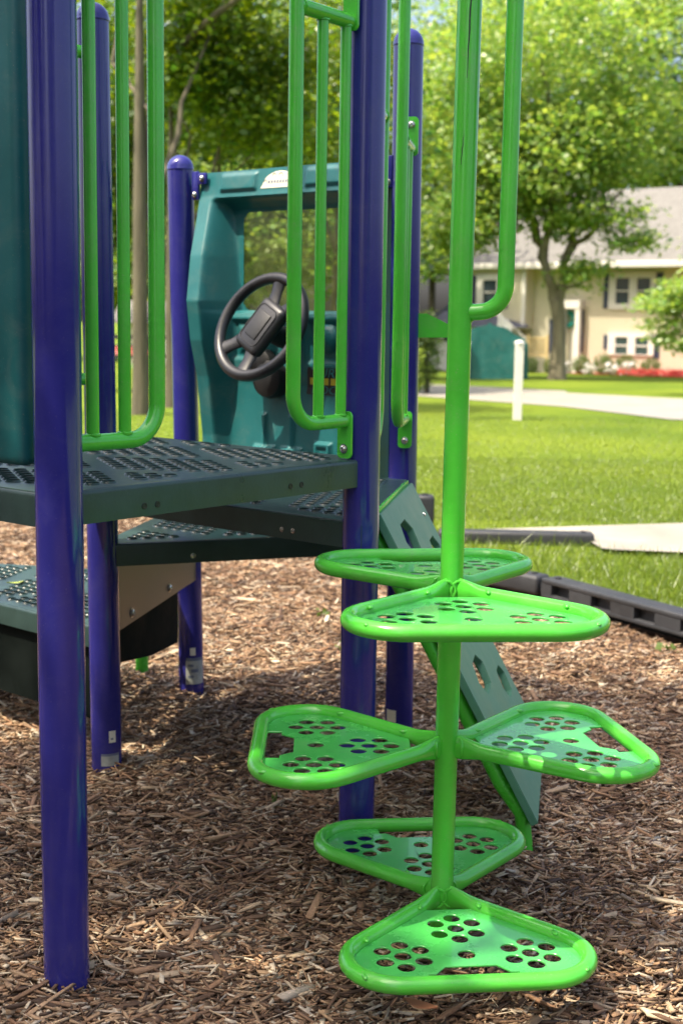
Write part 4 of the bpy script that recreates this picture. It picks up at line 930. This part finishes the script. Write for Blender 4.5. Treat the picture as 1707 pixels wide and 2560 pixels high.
WFL = leaf_mat('white_flowers', (.65, .63, .6), (.8, .8, .78), .2)
for lb, x, y in (('clump of white flowers between the round shrubs', 1035, 810), ('pale flower clump left of the white portico base', 690, 800), ('white flowers at the front of the red bed', 1140, 822), ('white flower clump between shrubs right of portico', 880, 790)):
    u, z = hpx(x, y, 2.5); p = HS.at(u, 2.5, 0); p.z = lawn_z(p.y); e = empty('flower_clump', p, lb, 'flowers', 'white flower clumps in the bed')
    V, F = leaves(ell(14, (0, 0, .3), (.3, .3, .28)), 12, .07, .1, .8, .9); npmesh('blossom', V, F, WFL, e, world=False)
    V, F = leaves(ell(10, (0, 0, .15), (.3, .3, .15)), 12, .07, .1, .8, .9); npmesh('foliage', V, F, LEAF_S, e, world=False)
# garage left of the house
GA = HS.at(ul - 1.0, -1.5, 0); g = empty('garage', (GA.x, GA.y, HB), 'low grey garage with dark hipped roof left of the cream house', 'garage')
GS = Side(Vector((3.05, 62, 0)), Vector((3.05 + .97, 62 - .25, 0)))
def gbox(bm, u0_, u1_, z0_, z1_, o0, o1): box(bm, GS.at((u0_ + u1_) / 2, (o0 + o1) / 2, (z0_ + z1_) / 2), (u1_ - u0_, abs(o1 - o0), z1_ - z0_), GS.R())
GW = paint('pale_grey_siding', (.5, .48, .44), .7, .05)
bm = bmesh.new(); gbox(bm, .9, 5.0, HB - .2, 1.05, -5, 0); obj('wall', bm, GW, g, smooth=False)
bm = bmesh.new(); gbox(bm, 1.35, 4.6, HB, .75, .003, .05); dg_ = obj('garage_door', bm, WHITEP, g, smooth=False)
for k in range(4): bm = bmesh.new(); gbox(bm, 1.5 + k * .75, 2.05 + k * .75, .35, .62, .051, .06); obj('door_window', bm, GLASS, dg_, smooth=False)
bm = bmesh.new(); q = [GS.at(u, o, z) for u, o, z in ((.45, .4, 1.05), (5.4, .4, 1.05), (5.4, -5.4, 1.05), (.45, -5.4, 1.05), (2.6, -2.2, 3.0), (3.3, -2.8, 3.0))]
v = [bm.verts.new(x) for x in q]
for f_ in ((0, 1, 5, 4), (1, 2, 5), (2, 3, 4, 5), (3, 0, 4), (0, 3, 2, 1)): bm.faces.new([v[i] for i in f_])
obj('roof', fix(bm), DROOF, g, smooth=False)
eb = on_lawn(1066, 985); eb.z = lawn_z(eb.y); s_ = eb.y / FPX
tree('evergreen_shrub', eb, 'tall dark evergreen shrub beside the blue post at the driveway edge', None, [((0, 0, -.1), .07), ((0, 0, 1.4), .04)], [], [(70, (-6 * s_, 0, 150 * s_), (30 * s_, .45, 60 * s_)), (70, (-10 * s_, 0, 75 * s_), (42 * s_, .5, 70 * s_))], .1, LEAF_S, BARKD, 14, .1, cat='shrub')
# small things far left between the rails
lh = empty('cottage', atY(330, 905, 62), 'small cream cottage glimpsed between the left green rails', 'house')
def wbox(bm, x0, x1, z0, z1, y0, y1): box(bm, ((x0 + x1) / 2, (y0 + y1) / 2, (z0 + z1) / 2), (x1 - x0, y1 - y0, z1 - z0))
c0 = atY(300, 835, 62); c1 = atY(440, 805, 62)
bm = bmesh.new(); wbox(bm, c0.x, c1.x, HB - .2, c1.z + .05, 62, 68); obj('wall', bm, SIDING, lh, smooth=False)
bm = bmesh.new(); wz_ = atY(353, 818, 62); wz2 = atY(359, 834, 62); wbox(bm, wz_.x, wz2.x + .2, wz2.z, wz_.z, 61.95, 62.0); obj('window', bm, GLASS, lh, smooth=False)
bm = bmesh.new(); e0 = atY(300, 806, 62).z; e1 = atY(300, 782, 62).z
q = [(c0.x - .4, 61.5, e0), (c1.x + .4, 61.5, e0), (c1.x + .4, 65, e1 + .6), (c0.x - .4, 65, e1 + .6), (c1.x + .4, 68.5, e0), (c0.x - .4, 68.5, e0)]; v = [bm.verts.new(x) for x in q]
for f_ in ((0, 1, 2, 3), (3, 2, 4, 5), (0, 3, 5), (1, 4, 2), (0, 5, 4, 1)): bm.faces.new([v[i] for i in f_])
obj('roof', fix(bm), ROOF, lh, smooth=False)
FW_ = paint('black_fence_wood', (.03, .028, .025), .7, .2)
fy = 33; f0, f1 = atY(250, 843, fy), atY(500, 850, fy); fb = empty('rail_fence', (f0.x, fy, lawn_z(fy)), 'dark two rail fence behind the short blue post', 'fence')
for yy in (843, 890): bm = bmesh.new(); z = atY(350, yy, fy).z; box(bm, ((f0.x + f1.x) / 2, fy, z), (f1.x - f0.x, .05, .11)); obj('rail', bm, FW_, fb, smooth=False)
for k in range(3):
    bm = bmesh.new(); x = f0.x + .2 + (f1.x - f0.x - .4) * k / 2; box(bm, (x, fy + .08, lawn_z(fy) + .6), (.12, .1, 1.3), None, .01); obj('fence_post', bm, FW_, fb, smooth=False)
WV = paint('white_vehicle_paint', (.75, .73, .7), .3, .05); p0, p1 = atY(358, 846, 37), atY(440, 915, 37)
vb = empty('trailer', (p0.x, 37, lawn_z(37)), 'white box trailer parked behind the dark rail fence', 'trailer')
bm = bmesh.new(); wbox(bm, p0.x, p1.x + .4, p1.z + .12, p0.z, 37, 38.8); obj('body', bm, WV, vb, smooth=False)
for x in (p0.x + .3, p1.x):
    bm = bmesh.new(); lathe(bm, [(0, -.1), (.24, -.1), (.24, .1), (0, .1)], (x, 37.05, lawn_z(37) + .24), Vector((0, 1, 0)), 18); obj('wheel', fix(bm), PAD, vb)
REDP = paint('red_canoe_paint', (.45, .09, .06), .4, .1)
rc = atY(345, 880, 30); ce = empty('canoe', (rc.x, 30, lawn_z(30)), 'red canoe turned upside down with a dark keel by the fence', 'canoe')
bm = bmesh.new(); nA, nB = 18, 10; rows_ = []
for i in range(nA + 1):
    t_ = i / nA * 2 - 1; w = max(.01, 1 - t_ * t_) ** .6; rows_.append([bm.verts.new((rc.x - .25 + t_ * .62, 30 + .35 * w * math.cos(PI * k / nB), rc.z - .06 + .2 * w * math.sin(PI * k / nB))) for k in range(nB + 1)])
for A, B in zip(rows_, rows_[1:]):
    for k in range(nB): bm.faces.new((A[k], A[k + 1], B[k + 1], B[k]))
obj('hull', fix(bm), REDP, ce)
bm = bmesh.new(); tube(bm, [(rc.x - .25 + t_ * .6, 30, rc.z - .06 + .2 * max(.01, 1 - t_ * t_) ** .6 + .012) for t_ in np.linspace(-1, 1, 14)], .02, 8); obj('keel', bm, NAVY, ce)
for x in (-.6, .1): bm = bmesh.new(); box(bm, (rc.x + x, 30, (rc.z - .06 + lawn_z(30)) / 2), (.06, .5, rc.z - .06 - lawn_z(30))); obj('stand', bm, FW_, ce, smooth=False)
BGL = leaf_mat('vivid_bush_leaves', (.04, .25, .03), (.12, .42, .05), .4)
gb = on_lawn(356, 942); gb.z = lawn_z(gb.y); s_ = gb.y / FPX
tree('garden_bush', gb, 'vivid green bush under the dark rail fence', None, [((0, 0, -.05), .03), ((0, 0, .2), .02)], [], [(90, (0, 0, 26 * s_), (26 * s_, .25, 24 * s_))], .07, BGL, BARKD, 12, .05, cat='bush')

# ------------------------------------------------------------------ teal sign on white posts
sY = 20.7; pb = atY(1292, 1045, sY); sign = empty('sign', (pb.x - .45, sY, lawn_z(sY)), 'teal scalloped sign board on white posts seen from behind', 'sign')
sx = sY / FPX
ctr = 1224; prof = [(-95, 948), (-95, 862), (-88, 848), (-72, 840), (-62, 836), (-48, 824), (-34, 818), (-18, 815), (-8, 813), (0, 806), (8, 813), (18, 815), (34, 818), (48, 824), (62, 836), (72, 840), (88, 848), (95, 862), (95, 948)]
bm = bmesh.new(); a = [atY(ctr + x, y, sY + .06) for x, y in prof]; fa = [bm.verts.new(q) for q in a]; ba = [bm.verts.new(q + Vector((0, .045, 0))) for q in a]; n = len(a)
bm.faces.new(fa); bm.faces.new(list(reversed(ba)))
for k in range(n): bm.faces.new((fa[k], ba[k], ba[(k + 1) % n], fa[(k + 1) % n]))
obj('board', fix(bm), TEAL2, sign, smooth=False)
for bx in (1292, 1158):
    b0 = atY(bx, 1045, sY); t0_ = atY(bx + 4, 858, sY); bm = bmesh.new()
    box(bm, (b0.x, sY, (lawn_z(sY) - .2 + t0_.z) / 2), (.125, .1, t0_.z - lawn_z(sY) + .2), None, .006)
    lathe(bm, [(.085, 0), (.085, .015), (.03, .045), (0, .05)], (b0.x, sY, t0_.z - .002), seg=4); obj('sign_post', fix(bm), WHITEP, sign, smooth=False)
# flag cloth by the house
FLG = paint('white_flag_cloth', (.75, .73, .72), .8, .05); RDF = paint('red_flag_stripe', (.5, .07, .06), .8, .05)
fp0 = HS.at(hpx(185, 380, 1.6)[0], 1.6, hpx(185, 380, 1.6)[1]); fp1 = HS.at(hpx(400, 590, 1.6)[0], 1.6, hpx(400, 590, 1.6)[1])
fl = empty('flag', fp0, 'white and red cloth flag hanging on a slanted pole above the teal sign', 'flag')
bm = bmesh.new(); tube(bm, [fp0, fp1], .03, 8); obj('flag_pole', bm, WHITEP, fl)
def cloth(t0_, t1_, mat, name):
    bm = bmesh.new(); R_ = []
    for k in range(9):
        q = fp0.lerp(fp1, .02 + .5 * k / 8); R_.append([bm.verts.new(q + Vector((.02 * math.sin(k * 2 + j), -.06 - .05 * math.sin(k * 1.9), -(t0_ + (t1_ - t0_) * j / 4) * (1 - .25 * k / 8)))) for j in range(5)])
    for A, B in zip(R_, R_[1:]):
        for j in range(4): bm.faces.new((A[j], A[j + 1], B[j + 1], B[j]))
    return obj(name, bm, mat, fl)
cloth(0, .62, FLG, 'flag_cloth'); cloth(.62, .85, RDF, 'flag_stripe')

SUN_DIR = Vector((-.74, -.42, 1.55)).normalized()        # towards the sun
# unseen tree behind and left of the photographer, added and shaped for its shade
def add_shading_tree():
    base = Vector((-4.2, -1.6, 0)); n = 8200; gx = rng.uniform(-2.6, 2.4, n); gy = rng.uniform(.9, 4.9, n)
    inb = lambda x0, x1, y0, y1: (gx > x0) & (gx < x1) & (gy > y0) & (gy < y1)
    gap = np.sin(3.3 * gx + 1.2 + 1.1 * np.sin(2.1 * gy)) * np.sin(3.9 * gy + .6 + .9 * np.sin(2.7 * gx))
    lai = np.where(gap > .25, .04, .6)
    lai[(gy > 4.35) | (gx > 1.3)] = .05                                       # crown kept thin here so sun reaches the far mulch
    lai[inb(-1.1, .62, 2.95, 4.0)] = 1; lai[inb(.35, 1.3, 3.1, 3.95)] = 1; lai[inb(-.1, .12, 2.7, 2.95)] = .8
    lai[inb(.5, 1.5, 3.95, 4.7)] = .5; lai[inb(-.1, .5, 2.74, 3.1)] = 1; lai[inb(.08, 1.15, 2.44, 2.76)] = 0; lai[inb(.44, 1.15, 2.74, 3.0)] = 0; lai[inb(.32, .85, 2.2, 2.65)] = 0; lai[inb(-.48, -.10, 2.5, 2.76)] = 0; lai[inb(-.85, -.2, 3.7, 4.3)] = 0
    keep = rng.random(n) < lai * .42; g = np.column_stack([gx, gy, np.zeros(n)])[keep]; h = rng.uniform(5.6, 8.6, len(g))
    C = g + np.array(SUN_DIR / SUN_DIR.z) * h[:, None] - np.array(base)
    e = empty('added_shading_tree', base, 'unseen leafy tree, added and shaped to shade the posts', 'tree', 'trees in the neighbourhood')
    V, F = leaves(C, 14, .075, .10, .6, .5); npmesh('crown', V, F, LEAF_W, e, world=False)
    bm = bmesh.new(); tube(bm, [Vector(p) for p in ((0, 0, -.2), (0, 0, .6), (.1, .1, 3), (.3, .5, 6), (.6, 1, 8.5))], [.3, .24, .19, .13, .04], 14)
    for a, b in (((.1, .1, 3.6), (-.6, 2.2, 6.4)), ((.2, .3, 4.6), (1.6, 2.6, 6.6)), ((.25, .4, 5.2), (2.4, 1.6, 7.0)), ((.3, .5, 6), (1.2, 3.4, 7.6)), ((.1, .1, 4), (-1.4, 1.6, 6.6))):
        p = limb_path(a, b, .08); tube(bm, p, list(np.linspace(.09, .02, len(p))), 8)
    obj('trunk', bm, BARK, e, world=False)
add_shading_tree()
tp = tree('added_unseen_tree', (-8.5, -8.5, 0), 'added unseen wide leafy tree far behind the photographer, on the left', 'trees in the neighbourhood', [((0, 0, -.2), .3), ((0, 0, 3), .22), ((0, 0, 7), .1)], [((0, 0, 2.5), (2, 0, 5), .1, .03), ((0, 0, 3), (-2, 1, 5.5), .1, .03)], [(420, (0, 0, 5.5), (4.6, 4.6, 4.4))], .3, LEAF_D, BARKD, 14, .5)  # unseen trees added to darken the reflections in the post paint
copy_thing(tp, (-9.8, -2.6, 0), .7, 'added wide leafy tree left of the photographer, out of view', 1.15); copy_thing(tp, (1.5, -12.5, 0), 1.3, 'added unseen wide leafy tree straight behind the photographer'); copy_thing(tp, (-13.5, 1.0, 0), 2.4, 'added wide leafy tree left of the playground, out of view')
# ------------------------------------------------------------------ small natural things on the mulch
def weed(x, y, r, label, mat=LEAF_S):
    v = ray(x * K, y * K); t = (-.01 - CAMH) / v.z; p = Vector((0, 0, CAMH)) + v * t; e = empty('weed', p, label, 'weed', 'small weeds in the mulch')
    V, F = leaves(ell(4, (0, 0, .0), (r * .6, r * .6, .015)), 4, r * .25, r * .6, .5, .7); npmesh('leaf_tuft', V, F, mat, e, world=False)
    bm = bmesh.new(); tube(bm, [Vector((0, 0, -.032)), Vector((r * .2, 0, .02))], .002, 6); obj('stem', bm, LEAF_S, e, world=False)
    return e
for x, y, r, l in ((738, 1408, .04, 'tiny green weed in the sunlit mulch left of the blue post'), (781, 1480, .03, 'tiny green weed low beside the middle blue post'), (1528, 1385, .05, 'small leafy weed at the foot of the pocketed edging'), (1580, 1405, .05, 'tall weed by the edging at the right edge'), (1533, 1490, .05, 'flat weed in the mulch right of the upper front pod'), (632, 1835, .02, 'single green sprig below the left middle pod'), (735, 1265, .03, 'weed in the far mulch under the step')): weed(x, y, r, l)
def leaf_thing(p, label, mat, L, rz, nrm=Vector((0, 0, 1))):
    bm = bmesh.new(); n = 8; A = []
    for k in range(n + 1):
        t_ = k / n; w = .5 * L * .42 * math.sin(PI * min(1, t_ * .95 + .03)) ; z = .004 + .02 * L / .06 * (t_ - .5) ** 2
        A.append([bm.verts.new((L * (t_ - .5), s * w, z + .004 * abs(s))) for s in (-1, 0, 1)])
    for a, b in zip(A, A[1:]):
        for j in range(2): bm.faces.new((a[j], a[j + 1], b[j + 1], b[j]))
    o = obj('fallen_leaf', bm, mat, None); o.location = p; o.rotation_euler = (0, 0, rz); return tag(o, label, 'leaf')
YL = plain('yellow_green_leaf', (.28, .34, .06), .6); BL = plain('dry_orange_leaf', (.36, .15, .07), .7)
v = ray(45 * K, 1345 * K if False else 1462 - 0); 
v = ray(40, 1462); t = (Z4 - CAMH) / v.z; leaf_thing(Vector((0, 0, CAMH)) + v * t, 'yellow green leaf lying on the low perforated step', YL, .06, .5)
v = ray(1050, 2522); t = (.03 - CAMH) / v.z; leaf_thing(Vector((0, 0, CAMH)) + v * t, 'dry orange leaf on the mulch below the lowest front pod', BL, .07, -.5)

# ------------------------------------------------------------------ light
el = math.asin(SUN_DIR.z); az = math.atan2(SUN_DIR.x, SUN_DIR.y)
w = bpy.data.worlds.new('World'); sc.world = w; w.use_nodes = True; nt = w.node_tree
sky = N(nt, 'ShaderNodeTexSky', sky_type='NISHITA'); sky.sun_disc = False; sky.sun_elevation = el; sky.sun_rotation = az; sky.dust_density = 6; sky.air_density = .8; sky.ozone_density = .3
bg = nt.nodes['Background']; bg.inputs['Strength'].default_value = .15; link(nt, sky.outputs[0], bg.inputs['Color'])
sd = bpy.data.lights.new('sun', 'SUN'); so = bpy.data.objects.new('sun', sd); COL.objects.link(so)
sd.energy = 3.1; sd.angle = rad(.53); sd.color = (1, .9, .72); so.rotation_euler = SUN_DIR.to_track_quat('Z', 'Y').to_euler(); so.location = (0, 0, 30)
vs = sc.view_settings; vs.view_transform = 'Standard'; vs.look = 'None'; vs.exposure = 1.5; vs.gamma = 1
sc.cycles.max_bounces = 8; sc.cycles.transparent_max_bounces = 12
